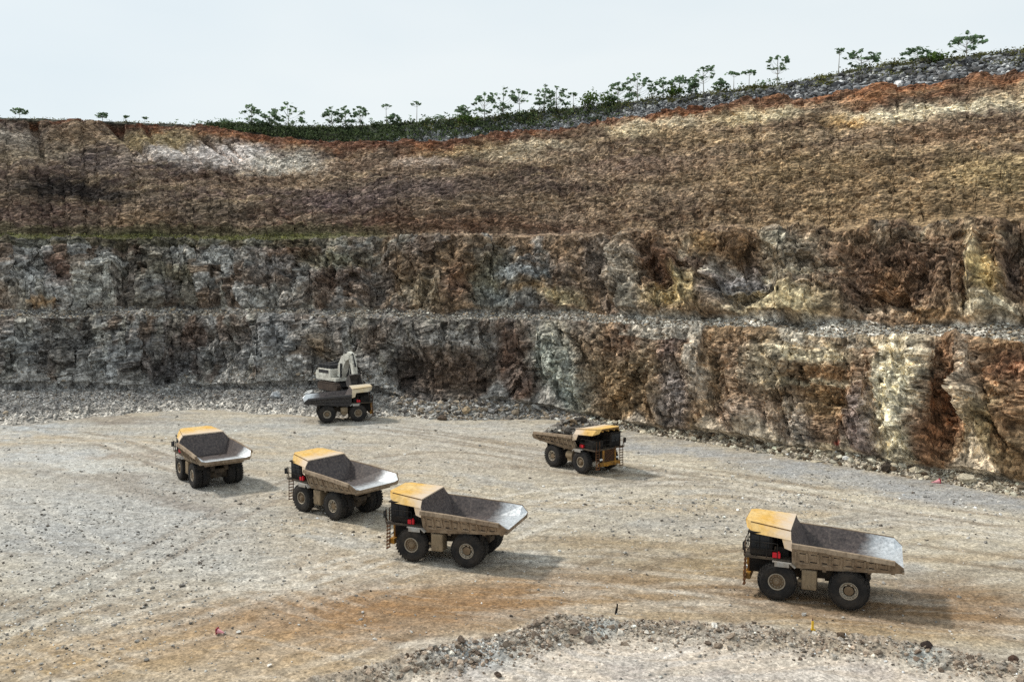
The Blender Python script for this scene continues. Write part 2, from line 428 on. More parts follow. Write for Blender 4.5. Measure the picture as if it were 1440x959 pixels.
# ---------------------------------------------------------------- rock types
def lin(r, g, b):
    f = lambda c: (c / 255 / 12.92) if c <= 10 else ((c / 255 + .055) / 1.055) ** 2.4
    return np.array([f(r), f(g), f(b)])
wx = PX0 + 26 * fbm(SS * .09, Hh * .09, 3, 101) + 9 * fbm(SS * .6, Hh * .6, 2, 104)
wy = PY0 + np.where(zc == 5, 9, 16) * fbm(SS * .09, Hh * .09, 3, 111) + 7 * fbm(SS * .6, Hh * .6, 2, 114)
Cg = np.zeros(P0.shape)
def lay(mask, c, a=1.0):
    global Cg
    k = np.clip(mask * a, 0, 1)[..., None]
    Cg = Cg * (1 - k) + np.asarray(c) * k
def blob(x, y, rx, ry, c, a=.9, ln=0, zones=None, p=3):
    m = np.exp(-(np.abs((wx - x - ln * (y - wy)) / rx) ** p) - np.abs((wy - y) / ry) ** p)
    if zones is not None: m = m * np.isin(zc, zones)
    lay(m, c, a)
GREY = lin(122, 120, 117); DGREY = lin(96, 92, 88); LGREY = lin(168, 168, 166); BROWN = lin(112, 90, 70); DBROWN = lin(94, 74, 58)
RUST = lin(118, 86, 58); OCHRE = lin(134, 112, 78); CREAM = lin(196, 188, 158); PURP = lin(118, 98, 92); TAN = lin(150, 124, 92); GREEN = lin(74, 80, 46)
GGREEN = lin(150, 158, 150); ORANGE = lin(168, 108, 60); WHITE = lin(212, 198, 186); REDB = lin(112, 66, 44); BLUE = lin(132, 138, 143)
n_a = fbm(SS * .05, Hh * .05, 3, 121); n_b = fbm(SS * .16, Hh * .2, 3, 131); n_c = fbm(sw * .3, Hh * .06, 3, 141); n_d = fbm(SS * .05, Hh * .5, 3, 151)
# lower two lifts
lay(np.isin(zc, [0, 1, 2, 3]) * np.ones_like(Hh), GREY)
lay(np.isin(zc, [1, 3]) * rightness, lin(128, 108, 84))
lay(np.isin(zc, [1, 3]) * smooth(.05, .3, n_b), DGREY, .6)
lay(np.isin(zc, [1, 3]) * smooth(.02, .3, n_a) * (.25 + .75 * rightness), OCHRE, .6)
lay(np.isin(zc, [1, 3]) * smooth(.05, .25, n_c), DBROWN, .55)
lay(np.isin(zc, [1, 3]) * smooth(.08, .3, -n_c), lin(160, 156, 140), .5)
lay(np.isin(zc, [1, 3]) * smooth(.12, .3, n_d) * rightness, CREAM, .45)
lay((zc == 3) * (1 - smooth(500, 700, wx)) * smooth(-.05, .3, n_a + n_b), lin(104, 98, 86), .8)
lay((zc == 3) * smooth(360, 480, wx) * smooth(-.12, .12, n_b + .5 * n_a), lin(126, 100, 70), .8)
lay((zc == 3) * smooth(360, 480, wx) * smooth(.05, .2, -n_b), lin(112, 84, 60), .5)
lay((zc == 1) * smooth(680, 900, wx) * smooth(-.1, .15, n_a), lin(146, 116, 76), .6)
lay((zc == 1) * smooth(480, 700, wx) * smooth(.0, .2, -n_a), lin(126, 98, 74), .6)
lay(np.isin(zc, [1, 3]) * (1 - smooth(380, 560, wx)) * smooth(.0, .16, n_c - n_b), lin(112, 92, 74), .75)
lay(np.isin(zc, [1, 3]) * (1 - smooth(380, 560, wx)) * smooth(.05, .22, n_b - n_a), lin(168, 170, 170), .6)
F1, F3 = [1], [3]
# first lift, left to right
blob(95, 490, 45, 45, DGREY, .8, 0, F1); blob(30, 490, 40, 40, BLUE, .6, 0, F1); blob(150, 510, 40, 35, BLUE, .55, 0, F1); blob(240, 520, 60, 40, lin(84, 84, 88), .8, 0, F1)
blob(270, 470, 40, 22, lin(104, 86, 78), .6, 0, F1); blob(390, 480, 36, 40, BLUE, .75, 0, F1); blob(330, 500, 36, 40, lin(92, 88, 86), .6, 0, F1); blob(450, 490, 22, 18, OCHRE, .5, 0, F1)
blob(520, 470, 26, 18, BROWN, .7, 0, F1); blob(635, 530, 75, 44, lin(98, 80, 66), .95, 0, F1); blob(580, 530, 24, 34, lin(70, 62, 58), .8, 0, F1); blob(640, 475, 70, 10, LGREY, .5, 0, F1)
blob(725, 490, 34, 40, lin(110, 80, 62), .8, 0, F1); blob(735, 555, 26, 30, lin(112, 84, 70), .8, 0, F1); blob(795, 530, 34, 75, GGREEN, .9, -.3, F1); blob(790, 560, 16, 20, lin(112, 124, 124), .7, 0, F1)
blob(880, 545, 42, 65, lin(132, 108, 74), .9, -.15, F1); blob(870, 480, 30, 20, lin(116, 88, 66), .8, 0, F1); blob(945, 490, 26, 26, lin(104, 86, 82), .8, 0, F1); blob(955, 560, 24, 50, lin(122, 118, 120), .8, 0, F1)
blob(990, 510, 12, 60, lin(186, 180, 168), .7, 0, F1); blob(1050, 520, 40, 50, lin(126, 104, 84), .8, 0, F1); blob(1090, 520, 40, 30, lin(160, 154, 134), .7, 0, F1); blob(1060, 600, 44, 34, lin(160, 140, 124), .8, 0, F1)
blob(1165, 535, 55, 26, lin(132, 100, 62), .85, 0, F1); blob(1165, 575, 40, 26, lin(140, 110, 66), .8, 0, F1); blob(1140, 500, 50, 10, CREAM, .6, 0, F1); blob(1150, 540, 60, 5, CREAM, .6, 0, F1); blob(1125, 600, 20, 40, lin(150, 144, 136), .7, 0, F1)
blob(1215, 600, 26, 56, lin(124, 110, 108), .8, 0, F1); blob(1275, 570, 38, 95, lin(200, 194, 168), .95, 0, F1, 4); blob(1335, 580, 28, 85, lin(130, 88, 52), .95, .1, F1, 4); blob(1330, 500, 40, 20, lin(126, 90, 58), .8, 0, F1)
blob(1368, 560, 16, 80, lin(168, 156, 136), .8, -.3, F1); blob(1415, 520, 40, 34, lin(122, 82, 54), .9, 0, F1); blob(1410, 610, 34, 40, lin(150, 134, 92), .7, 0, F1); blob(1430, 590, 20, 50, lin(118, 82, 52), .7, 0, F1)
blob(1180, 628, 7, 5, lin(176, 64, 38), .9, 0, F1)
lay((zc == 1) * (1 - smooth(.04, .22, tt)) * (1 - smooth(500, 700, wx)) * smooth(-.25, .1, n_b), lin(132, 132, 132), .7)
lay(smooth(.1, .7, fan + .25 * n_b), lin(146, 145, 142), .8 * (1 - .5 * rightness))
lay(smooth(.1, .7, fan + .25 * n_b) * rightness, lin(168, 154, 130), .7)
# second lift
blob(130, 405, 36, 30, lin(176, 178, 172), .8, 0, F3); blob(60, 432, 26, 7, lin(160, 124, 76), .9, 0, F3); blob(80, 380, 14, 22, lin(104, 72, 58), .7, 0, F3); blob(20, 420, 14, 22, lin(146, 136, 122), .6, 0, F3)
blob(40, 385, 26, 20, lin(132, 136, 138), .6, 0, F3); blob(180, 400, 14, 45, lin(78, 70, 66), .7, 0, F3); blob(225, 405, 26, 22, BLUE, .5, 0, F3); blob(250, 385, 40, 14, lin(120, 112, 80), .6, 0, F3); blob(310, 360, 70, 10, lin(164, 166, 164), .7, 0, F3)
blob(390, 420, 40, 14, lin(150, 150, 146), .6, 0, F3); blob(390, 380, 30, 16, BLUE, .5, 0, F3); blob(400, 352, 40, 10, lin(116, 84, 58), .7, 0, F3); blob(470, 395, 40, 12, lin(88, 66, 52), .8, 0, F3); blob(470, 365, 40, 14, lin(118, 116, 82), .6, 0, F3)
blob(540, 400, 20, 40, lin(112, 106, 102), .7, 0, F3); blob(620, 375, 60, 22, lin(114, 92, 66), .8, 0, F3); blob(600, 410, 30, 22, lin(140, 128, 104), .7, 0, F3); blob(655, 405, 24, 22, lin(118, 84, 58), .8, 0, F3); blob(695, 400, 26, 40, lin(116, 118, 96), .7, 0, F3)
blob(735, 385, 34, 13, lin(164, 172, 176), .85, .4, F3); blob(715, 425, 34, 14, lin(150, 158, 158), .75, 0, F3); blob(750, 410, 24, 12, lin(128, 100, 54), .8, 0, F3); blob(790, 425, 30, 12, lin(172, 158, 118), .8, 0, F3)
blob(845, 370, 26, 40, lin(112, 104, 98), .8, 0, F3); blob(885, 385, 22, 45, lin(160, 154, 140), .7, -.3, F3); blob(935, 375, 30, 45, lin(96, 68, 48), .9, -.5, F3); blob(955, 420, 40, 18, lin(176, 158, 108), .85, 0, F3); blob(995, 345, 20, 20, lin(150, 120, 66), .7, 0, F3)
blob(1042, 400, 40, 32, lin(104, 106, 112), .85, -.3, F3); blob(1030, 350, 40, 18, lin(110, 82, 50), .8, 0, F3); blob(1110, 430, 62, 20, lin(196, 182, 140), .9, 0, F3); blob(1120, 370, 40, 34, lin(142, 138, 124), .6, 0, F3); blob(1090, 340, 24, 20, lin(124, 128, 116), .6, 0, F3)
blob(1255, 385, 85, 58, lin(98, 76, 60), .92, 0, F3); blob(1255, 400, 30, 34, lin(126, 92, 52), .6, 0, F3); blob(1250, 440, 60, 10, lin(158, 142, 120), .7, 0, F3); blob(1310, 445, 50, 10, lin(138, 104, 56), .7, 0, F3)
blob(1376, 390, 10, 60, lin(186, 172, 138), .85, -.15, F3); blob(1402, 395, 18, 40, lin(160, 140, 84), .8, -.3, F3); blob(1436, 375, 16, 50, lin(80, 68, 62), .85, 0, F3); blob(1400, 440, 50, 12, lin(184, 178, 154), .7, 0, F3)
# broken grey stone on the bench
lay((zc == 2) * np.ones_like(Hh), lin(120, 118, 116)); lay((zc == 2) * smooth(600, 1000, wx), lin(182, 180, 172), .8); lay((zc == 2) * smooth(-.05, .2, n_b), lin(112, 104, 92), .75)
lay(((zc == 1) & (tt > .88)) * smooth(700, 900, wx) * smooth(-.1, .15, n_b - n_a), lin(176, 172, 160), .6)
# upper slope
ub = np.isin(zc, [4, 5])
lay(ub * np.ones_like(Hh), lin(132, 108, 82)); lay(ub * (1 - smooth(300, 800, wx)), PURP, .85); lay(ub * (1 - smooth(100, 420, wx)), lin(96, 77, 69), .75); lay(ub * (1 - smooth(350, 720, wx)) * smooth(225, 270, wy), lin(96, 74, 66), .6)
lay(ub * smooth(.0, .28, n_a), lin(112, 92, 84), .6); lay(ub * smooth(.0, .28, n_b), TAN, .5); lay(ub * smooth(.06, .28, -n_b), lin(98, 78, 62), .6)
wst = fbm(SS * .045, Hh * .42 - .10 * SS * .3, 4, 161)
lay(ub * smooth(.0, .22, wst), lin(84, 66, 56), .65); lay(ub * smooth(.05, .25, -wst), lin(158, 132, 104), .5)
lay(ub * smooth(.06, .2, fbm(SS * .03 + 9, Hh * .24 - .012 * SS * 3, 3, 164)), lin(92, 68, 50), .75)
lay(ub * smooth(.08, .2, fbm(SS * .03 + 4, Hh * .3 - .012 * SS * 3, 3, 165)) * (wy < 290), lin(186, 160, 122), .5)
lay(ub * smooth(.1, .35, -gul), lin(78, 60, 50), .5); lay(ub * smooth(.3, .7, gul2) , lin(160, 138, 112), .3)
lay(ub * smooth(.1, .3, n_d) * (1 - .5 * rightness), lin(168, 146, 122), .4)
lay(ub * smooth(850, 1250, wx) * smooth(220, 300, wy), lin(146, 120, 80), .6)
U = [5]
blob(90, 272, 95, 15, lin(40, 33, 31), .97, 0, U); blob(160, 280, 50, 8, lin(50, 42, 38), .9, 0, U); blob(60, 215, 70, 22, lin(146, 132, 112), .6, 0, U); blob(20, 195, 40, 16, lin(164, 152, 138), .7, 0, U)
blob(110, 190, 50, 18, lin(150, 122, 92), .7, 0, U); blob(150, 235, 50, 16, lin(112, 98, 98), .7, 0, U); blob(255, 217, 55, 14, lin(228, 216, 206), .95, .5, U); blob(330, 225, 60, 16, lin(232, 220, 212), .95, .3, U); blob(400, 232, 50, 14, lin(216, 206, 190), .95, 0, U)
blob(225, 196, 50, 12, lin(180, 158, 112), .75, 0, U); blob(60, 310, 60, 18, lin(92, 68, 58), .6, 0, U); blob(200, 315, 60, 14, lin(128, 100, 66), .6, 0, U); blob(300, 300, 60, 16, lin(96, 84, 66), .6, 0, U)
blob(450, 260, 60, 14, lin(160, 134, 104), .7, 0, U); blob(560, 235, 90, 10, lin(170, 140, 114), .6, 0, U); blob(480, 290, 70, 16, lin(104, 86, 86), .7, 0, U); blob(590, 270, 120, 16, lin(104, 88, 86), .6, 0, U); blob(640, 320, 170, 12, lin(110, 76, 54), .7, 0, U)
blob(660, 215, 60, 10, lin(190, 164, 118), .6, 0, U); blob(600, 232, 46, 7, lin(206, 184, 164), .7, 0, U); blob(720, 225, 46, 7, lin(204, 184, 152), .7, 0, U); blob(760, 210, 50, 8, lin(214, 196, 164), .7, .3, U)
blob(930, 178, 64, 8, lin(226, 206, 170), .9, 1.8, U); blob(1060, 168, 46, 10, lin(214, 194, 150), .85, 1.5, U); blob(890, 190, 36, 8, lin(220, 200, 160), .8, 0, U); blob(1010, 195, 100, 9, lin(170, 144, 106), .6, 0, U)
blob(1090, 165, 40, 9, lin(220, 202, 164), .8, 0, U); blob(1250, 172, 66, 8, lin(232, 216, 180), .95, 3.5, U); blob(1345, 158, 76, 8, lin(236, 222, 188), .95, 3.5, U); blob(1420, 150, 34, 8, lin(228, 208, 170), .9, 3.5, U); blob(1190, 180, 40, 8, lin(200, 160, 96), .7, 0, U)
blob(900, 235, 120, 16, lin(128, 104, 92), .6, 0, U); blob(1150, 245, 200, 26, lin(142, 116, 76), .5, 0, U); blob(1400, 250, 80, 30, lin(168, 146, 98), .6, 0, U); blob(1330, 200, 90, 14, lin(140, 108, 76), .6, 0, U)
dr = PY0 - np.interp(PX0, XR, YR)          # how far below the rim
dr2 = dr + 12 * fbm(SS * .15, Hh * .2, 3, 171)
redw = np.interp(CX, [0, 120, 200, 330, 420, 520, 700, 900, 1100, 1200, 1300, 1440], [2, 4, 15, 20, 22, 24, 22, 18, 24, 30, 26, 24])[None, :]
lay(ub * (1 - smooth(redw * .3, redw, dr2)) * (.35 + .65 * smooth(-.15, .15, n_b + n_a)), ORANGE, .75)
lay(ub * (1 - smooth(redw * .1, redw * .55, dr2)) * (1 - .5 * smooth(1000, 1100, CX)[None, :]), lin(118, 72, 50), .75)
lay((zc == 5) * (1 - smooth(430, 650, wx)) * smooth(.92, 1, 1 - tt + .03) * (wy > 320), lin(90, 84, 56), .7)
lay((zc == 4) * (1 - smooth(430, 650, wx)), lin(84, 88, 46), .85)
lay(((zc == 3) & (tt > .86)) * (1 - smooth(400, 620, wx)), lin(70, 68, 46), .7)
# dumped rock, soil and the plateau
lay((zc == 6) * np.ones_like(Hh), lin(126, 127, 127)); lay((zc == 6) * smooth(.3, .7, vrid + .5 * n_b), lin(172, 174, 174), .7); lay((zc == 6) * smooth(.0, .3, n_b), lin(84, 84, 82), .7)
lay((zc == 6) * (1 - smooth(430, 640, wx)), lin(62, 60, 44), .95); lay((zc == 6) * (tt > .78), lin(92, 92, 66), .7)
lay((zc == 7) * np.ones_like(Hh), lin(92, 92, 58))
# talus
lay((zc == 0) * np.ones_like(Hh), lin(150, 148, 144)); lay((zc == 0) * (1 - smooth(380, 560, wx)), lin(138, 140, 143), .8); lay((zc == 0) * smooth(.45, .8, vidb), lin(104, 100, 96), .6)
lay((zc == 0) * smooth(860, 960, wx), lin(164, 154, 134), .6)
lay((zc == 0) * (1 - smooth(.25, 1.5, Zg + .5 * n_b)) * (wx < 700), lin(176, 172, 164), .85)
Cg = np.clip(Cg * .86 * (.9 + .7 * (vidb - .5)[..., None] * np.isin(zc, [0, 1, 2, 3, 6])[..., None] + .55 * fine[..., None]), .01, .85)

desat = Cg.mean(-1, keepdims=True); Cg = desat + (Cg - desat) * np.where(np.isin(zc, [4, 5]), .87, .76)[..., None]; Cg = Cg * np.where((zc <= 3)[..., None], (1.03, .99, .94), 1.0) * (1.34 + .42 * rightness[..., None] * np.isin(zc, [0, 1, 2, 3])[..., None] - .18 * np.isin(zc, [4, 5])[..., None] * (1 - .6 * rightness[..., None]))  # lower lifts brightened towards the right in the colour, to look more sunlit
m_rock = rock_mat('quarry_rock', speck=((.28, .5), (.48, 1.0), (.74, 1.7)), s1=.7, s2=3.2, s3=None, bump=.22, bscale=3.2, blocks=((.8, .65, 1.35), (2.6, .55, 1.5)), stretch=(1, 1, .7), vbump=(1.4, .28))
m_slope = rock_mat('weathered_slope', speck=((.28, .5), (.48, 1.0), (.74, 1.65)), s1=.28, s2=1.3, s3=None, bump=.12, bscale=2.2, blocks=((1.0, .65, 1.35), (2.6, .5, 1.7)), stretch=(1, 1, 3.2), vbump=(1.6, .16))
te = link('terrain', np_mesh('terrain', Pt.reshape(-1, 3), [grid_faces(NR, NC)], [m_rock, m_slope], Cg.reshape(-1, 3), midx=np.repeat(np.isin(zone[:-1], [4, 5, 7]).astype(int), NC - 1)))
tag(te, 'terraced quarry face of layered brown, grey and cream rock around the pit', kind='structure')

def face_point(px, zoneid, t):
    """point on the finished face at photo abscissa px, fraction t of a zone (arrays allowed)"""
    px = np.asarray(px, float); t = np.broadcast_to(np.asarray(t, float), px.shape)
    idx = np.where(zone == zoneid)[0]
    r = idx[0] + t * (len(idx) - 1)
    c = np.interp(px, CX, np.arange(NC))
    r0 = np.clip(np.floor(r).astype(int), 0, NR - 2); c0 = np.clip(np.floor(c).astype(int), 0, NC - 2)
    fr = (r - r0)[..., None]; fc = (c - c0)[..., None]
    return (Pt[r0, c0] * (1 - fr) * (1 - fc) + Pt[r0 + 1, c0] * fr * (1 - fc) + Pt[r0, c0 + 1] * (1 - fr) * fc + Pt[r0 + 1, c0 + 1] * fr * fc)

# ---------------------------------------------------------------- pit floor
gy = np.concatenate([np.arange(990, 640, -1.7), np.arange(640, 560, -1.3)])
gd = dist_at(gy)
near = np.array([-160, -110, -70, -45, -28, -14, -4, 4, 11, 17, 22, 26, 29, 32, 34.5])
far = dist_at(560) + np.array([3, 8, 15, 25])
GDv = np.concatenate([near[near < gd[0] - .5], gd, far])
GX = CX[::1]
Yg = np.broadcast_to(GDv[:, None], (len(GDv), NC)).copy()
GXg = CA[None, :] * np.maximum(Yg, 36.0)
# stop the sheet inside the foot of the wall
Yg = np.minimum(Yg, (d_tal + .55 * (d_toe - d_tal))[None, :] + .002 * Yg)
GXg = CA[None, :] * np.maximum(Yg, 36.0)
gpx, gpy = project(GXg, np.maximum(Yg, 20), 0 * Yg)
# berm line of the foreground (photo points on the ground)
berm = np.array([ground_at(*p)[:2] for p in ((420, 985), (520, 958), (600, 938), (690, 918), (760, 903), (840, 889), (900, 889), (1000, 900), (1100, 908), (1200, 918), (1300, 932), (1440, 952), (1560, 972))])
def berm_dist(X, Y):
    best = np.full(X.shape, 1e9); side = np.zeros(X.shape); par = np.zeros(X.shape); acc = 0
    for (a, b) in zip(berm[:-1], berm[1:]):
        ab = b - a; L = np.hypot(*ab)
        t = np.clip(((X - a[0]) * ab[0] + (Y - a[1]) * ab[1]) / L ** 2, 0, 1)
        d = np.hypot(X - a[0] - t * ab[0], Y - a[1] - t * ab[1])
        sd_ = ab[0] * (Y - a[1]) - ab[1] * (X - a[0])
        k = d < best
        best = np.where(k, d, best); side = np.where(k, np.sign(sd_), side); par = np.where(k, acc + t * L, par)
        acc += L
    return best * side, par          # positive beyond the berm
def floor_height(X, Y, detail=True):
    bd, bp = berm_dist(X, Y)
    w = bd + .7 * fbm(X * .35, Y * .35, 2, 211)
    amp = .85 + .6 * np.clip(pn(bp * .16, 0 * bp, 212) + .25, 0, 1)
    z = amp * np.exp(-(np.maximum(w, 0) / .9) ** 2 - (np.minimum(w, 0) / 1.7) ** 2)
    z = z + .35 * (1 - smooth(-3.0, .3, w))
    rough = np.exp(-(w / 1.6) ** 2)
    z = z + .12 * fbm(X * .06, Y * .06, 2, 201) + .07 * fbm(X * .3, Y * .5, 3, 203)
    if detail:
        z = z + rough * (.42 * fbm(X * 1.3, Y * 1.3, 4, 215, .7)) + .035 * fbm(X * 1.5, Y * 1.9, 3, 205, .7)
        # tyre ruts swinging across the floor
        q = Y + 10 * np.sin(X * .035 + .6)
        z = z - .045 * smooth(.35, .8, ridged(q * .33 + .2 * pn(X * .05, Y * .05, 8), X * .012, 2, 207)) * (1 - rough)
        z = z + .05 * fbm(X * 2.6, Y * 3.2, 2, 209, .7)
    return z - .05
zg = floor_height(GXg, Yg)
inner = smooth(0, 6, (d_tal[None, :] - Yg))
zg = zg * (.3 + .7 * inner)
# ground colours
def glay(C, m, c, a=1.0):
    k = np.clip(m * a, 0, 1)[..., None]; return C * (1 - k) + np.asarray(c) * k
def gblob(C, x, y, rx, ry, c, a=.8, ln=0, p=2.5):
    m = np.exp(-(np.abs((gwx - x) / rx) ** p) - np.abs((gwy - y - ln * (gwx - x)) / ry) ** p); return glay(C, m, c, a)
gwx = gpx + 45 * fbm(GXg * .10, Yg * .10, 3, 221) + 16 * fbm(GXg * .6, Yg * .8, 3, 224)
gwy = gpy + 14 * fbm(GXg * .10, Yg * .10, 3, 231) + 7 * fbm(GXg * .6, Yg * .8, 3, 234)
PALE = lin(188, 177, 157); GRV = lin(174, 170, 162); BRN = lin(150, 124, 92); DBR = lin(118, 94, 70); TAN2 = lin(184, 158, 124)
q = Yg + 10 * np.sin(GXg * .035 + .6) + 5 * fbm(GXg * .04, Yg * .04, 2, 240)
st1 = fbm(GXg * .025, q * .30, 4, 241); st2 = fbm(GXg * .10, q * .9, 4, 245); mot = fbm(GXg * .16, Yg * .2, 4, 249); gra = fbm(GXg * 1.3, Yg * 1.3, 3, 253, .7)
Cf = np.zeros(GXg.shape + (3,)) + PALE
Cf = glay(Cf, smooth(-.02, .25, mot), GRV, .8)
Cf = glay(Cf, smooth(.02, .26, st1), lin(180, 160, 130), .6)
Cf = glay(Cf, smooth(.06, .3, -st1), lin(150, 138, 122), .6)
Cf = gblob(Cf, 160, 730, 200, 60, lin(168, 168, 166), .75); Cf = gblob(Cf, 120, 760, 120, 26, lin(140, 140, 140), .55); Cf = gblob(Cf, 300, 790, 200, 30, lin(176, 174, 168), .6)
Cf = gblob(Cf, 60, 640, 130, 14, lin(192, 194, 194), .7); Cf = gblob(Cf, 140, 657, 90, 7, lin(206, 206, 200), .8, .05); Cf = gblob(Cf, 40, 605, 80, 8, lin(182, 190, 196), .7); Cf = gblob(Cf, 330, 600, 260, 12, lin(176, 176, 172), .7)
Cf = gblob(Cf, 160, 590, 80, 5, lin(124, 110, 98), .6); Cf = gblob(Cf, 190, 645, 60, 5, lin(134, 112, 92), .7); Cf = gblob(Cf, 200, 690, 90, 9, lin(136, 118, 98), .75, .22); Cf = gblob(Cf, 265, 712, 60, 8, lin(112, 94, 78), .75, .3); Cf = gblob(Cf, 95, 670, 80, 6, lin(140, 126, 108), .6, .1)
Cf = gblob(Cf, 660, 640, 200, 30, lin(186, 178, 166), .6); Cf = gblob(Cf, 640, 605, 140, 10, lin(186, 182, 174), .7)
Cf = gblob(Cf, 450, 640, 40, 5, lin(140, 120, 102), .5); Cf = gblob(Cf, 700, 655, 50, 5, lin(140, 122, 102), .5)
# pale haul track at the foot of the right wall and grey gravel windrow behind it
for (x, y, rx, ry, ln_) in ((940, 655, 110, 7, .10), (1080, 680, 140, 9, .2), (1240, 705, 150, 9, .16), (1400, 728, 120, 10, .14)):
    Cf = gblob(Cf, x, y, rx, ry, lin(206, 196, 176), .85, ln_)
for (x, y, rx, ry, ln_) in ((1130, 660, 120, 9, .16), (1300, 690, 130, 12, .16), (1430, 706, 90, 10, .12), (930, 630, 90, 8, .1)):
    Cf = gblob(Cf, x, y, rx, ry, lin(164, 165, 166), .85, ln_)
Cf = gblob(Cf, 1150, 705, 200, 9, lin(140, 132, 122), .55, .15); Cf = gblob(Cf, 960, 740, 140, 24, lin(176, 170, 160), .6); Cf = gblob(Cf, 1380, 760, 120, 16, lin(194, 182, 160), .6)
# brown trampled dirt of the foreground
Cf = gblob(Cf, 620, 845, 330, 30, lin(162, 132, 96), .85, -.06); Cf = gblob(Cf, 560, 870, 160, 40, lin(160, 124, 86), .75, -.2); Cf = gblob(Cf, 700, 850, 120, 14, lin(134, 106, 74), .6, -.1); Cf = gblob(Cf, 470, 800, 80, 24, lin(166, 140, 106), .6)
Cf = gblob(Cf, 930, 830, 120, 40, lin(164, 140, 106), .75); Cf = gblob(Cf, 860, 765, 90, 12, lin(158, 136, 102), .65); Cf = gblob(Cf, 940, 790, 60, 10, lin(128, 108, 78), .55)
Cf = gblob(Cf, 1200, 850, 260, 26, lin(142, 112, 78), .85, .06); Cf = gblob(Cf, 1360, 845, 120, 24, lin(132, 104, 72), .75, .05); Cf = gblob(Cf, 1010, 800, 60, 26, lin(162, 140, 104), .6); Cf = gblob(Cf, 1250, 880, 250, 10, lin(186, 162, 124), .6, .1)
Cf = gblob(Cf, 250, 905, 300, 26, lin(172, 146, 110), .7, -.1); Cf = gblob(Cf, 420, 930, 160, 30, lin(186, 160, 124), .7); Cf = gblob(Cf, 80, 880, 90, 10, lin(140, 118, 88), .6, -.3); Cf = gblob(Cf, 60, 940, 120, 20, lin(168, 144, 106), .6)
Cf = gblob(Cf, 370, 885, 110, 6, lin(188, 180, 166), .7, -.2); Cf = gblob(Cf, 790, 760, 80, 8, lin(150, 134, 112), .5)
Cf = gblob(Cf, 690, 862, 30, 8, lin(196, 186, 172), .7); Cf = gblob(Cf, 100, 820, 150, 30, lin(186, 180, 168), .5)
def spline(pts, n=120):
    p = np.array(pts, float); t = np.linspace(0, len(p) - 1, n); k = np.clip(t.astype(int), 0, len(p) - 2); f = (t - k)[:, None]
    g = lambda i: p[np.clip(i, 0, len(p) - 1)]
    a, b_, c, d = g(k - 1), g(k), g(k + 1), g(k + 2)
    return .5 * (2 * b_ + (c - a) * f + (2 * a - 5 * b_ + 4 * c - d) * f ** 2 + (3 * b_ - a - 3 * c + d) * f ** 3)
trk = np.random.default_rng(77)
HAUL = [[(1560, 752), (1300, 716), (1080, 680), (900, 655), (760, 640), (600, 612), (500, 600)],
        [(1560, 770), (1300, 735), (1100, 705), (950, 690), (800, 700), (600, 760), (300, 850), (0, 935)],
        [(1560, 900), (1280, 866), (1000, 835), (800, 838), (560, 865), (300, 915), (60, 975)],
        [(1560, 880), (1300, 850), (1193, 845), (1000, 815), (850, 800), (700, 800), (500, 840), (200, 900), (0, 960)],
        [(720, 782), (600, 800), (420, 820), (200, 800), (60, 740), (0, 690)],
        [(520, 728), (420, 720), (300, 700), (180, 660), (60, 630), (-60, 620)],
        [(300, 690), (260, 668), (220, 640), (120, 610), (0, 600)],
        [(460, 600), (360, 606), (240, 622), (120, 650), (0, 700), (-80, 760)],
        [(860, 664), (760, 648), (640, 640), (500, 660), (340, 720), (180, 800), (0, 860)],
        [(1560, 800), (1340, 770), (1120, 750), (900, 760), (700, 830), (520, 900), (400, 970)],
        [(640, 600), (560, 640), (520, 700), (500, 780), (440, 860), (300, 940)]]
tmask = np.zeros(GXg.shape); tdark = np.zeros(GXg.shape)
for hi_, hp in enumerate(HAUL):
    base_ = np.array([ground_at(*q_)[:2] for q_ in hp])
    for rep_ in range(3 if hi_ < 4 else 1):
        off = trk.normal(0, 2.2, 2); wob = base_ + off + trk.normal(0, .8, base_.shape)
        q_ = spline(wob, 70)
        best = np.full(GXg.shape, 1e9)
        for a_, c_ in zip(q_[:-1], q_[1:]):
            lo = np.minimum(a_, c_) - 4; hi2 = np.maximum(a_, c_) + 4
            r0, r1 = np.searchsorted(GDv, [lo[1], hi2[1]])
            if r1 <= r0: continue
            ang0 = min(lo[0] / max(lo[1], 30), lo[0] / max(hi2[1], 30)); ang1 = max(hi2[0] / max(lo[1], 30), hi2[0] / max(hi2[1], 30))
            c0, c1 = np.searchsorted(CA, [ang0, ang1])
            if c1 <= c0: continue
            xs = GXg[r0:r1, c0:c1]; ys = Yg[r0:r1, c0:c1]; ab = c_ - a_
            t_ = np.clip(((xs - a_[0]) * ab[0] + (ys - a_[1]) * ab[1]) / (ab @ ab + 1e-9), 0, 1)
            best[r0:r1, c0:c1] = np.minimum(best[r0:r1, c0:c1], np.hypot(xs - a_[0] - t_ * ab[0], ys - a_[1] - t_ * ab[1]))
        band = np.exp(-((best - 1.75) / .48) ** 4) * trk.uniform(.5, 1)
        if trk.uniform() < .55: tdark = np.maximum(tdark, band)
        else: tmask = np.maximum(tmask, band)
tn = np.clip(.7 + 1.0 * fbm(GXg * .12, Yg * .12, 3, 261), 0, 1)
Cf = glay(Cf, tmask * tn, lin(212, 204, 190), .8)
Cf = glay(Cf, tdark * tn, lin(128, 108, 84), .7)
zg = zg - .05 * np.maximum(tmask, tdark) * tn
Cf = gblob(Cf, 100, 720, 260, 70, lin(186, 186, 183), .45); Cf = gblob(Cf, 540, 860, 280, 36, lin(158, 122, 82), .65, -.1); Cf = gblob(Cf, 560, 862, 190, 34, lin(146, 110, 72), .6, -.08); Cf = gblob(Cf, 1280, 858, 240, 26, lin(140, 108, 72), .6, .05); Cf = gblob(Cf, 200, 920, 300, 30, lin(170, 142, 104), .5, -.05)
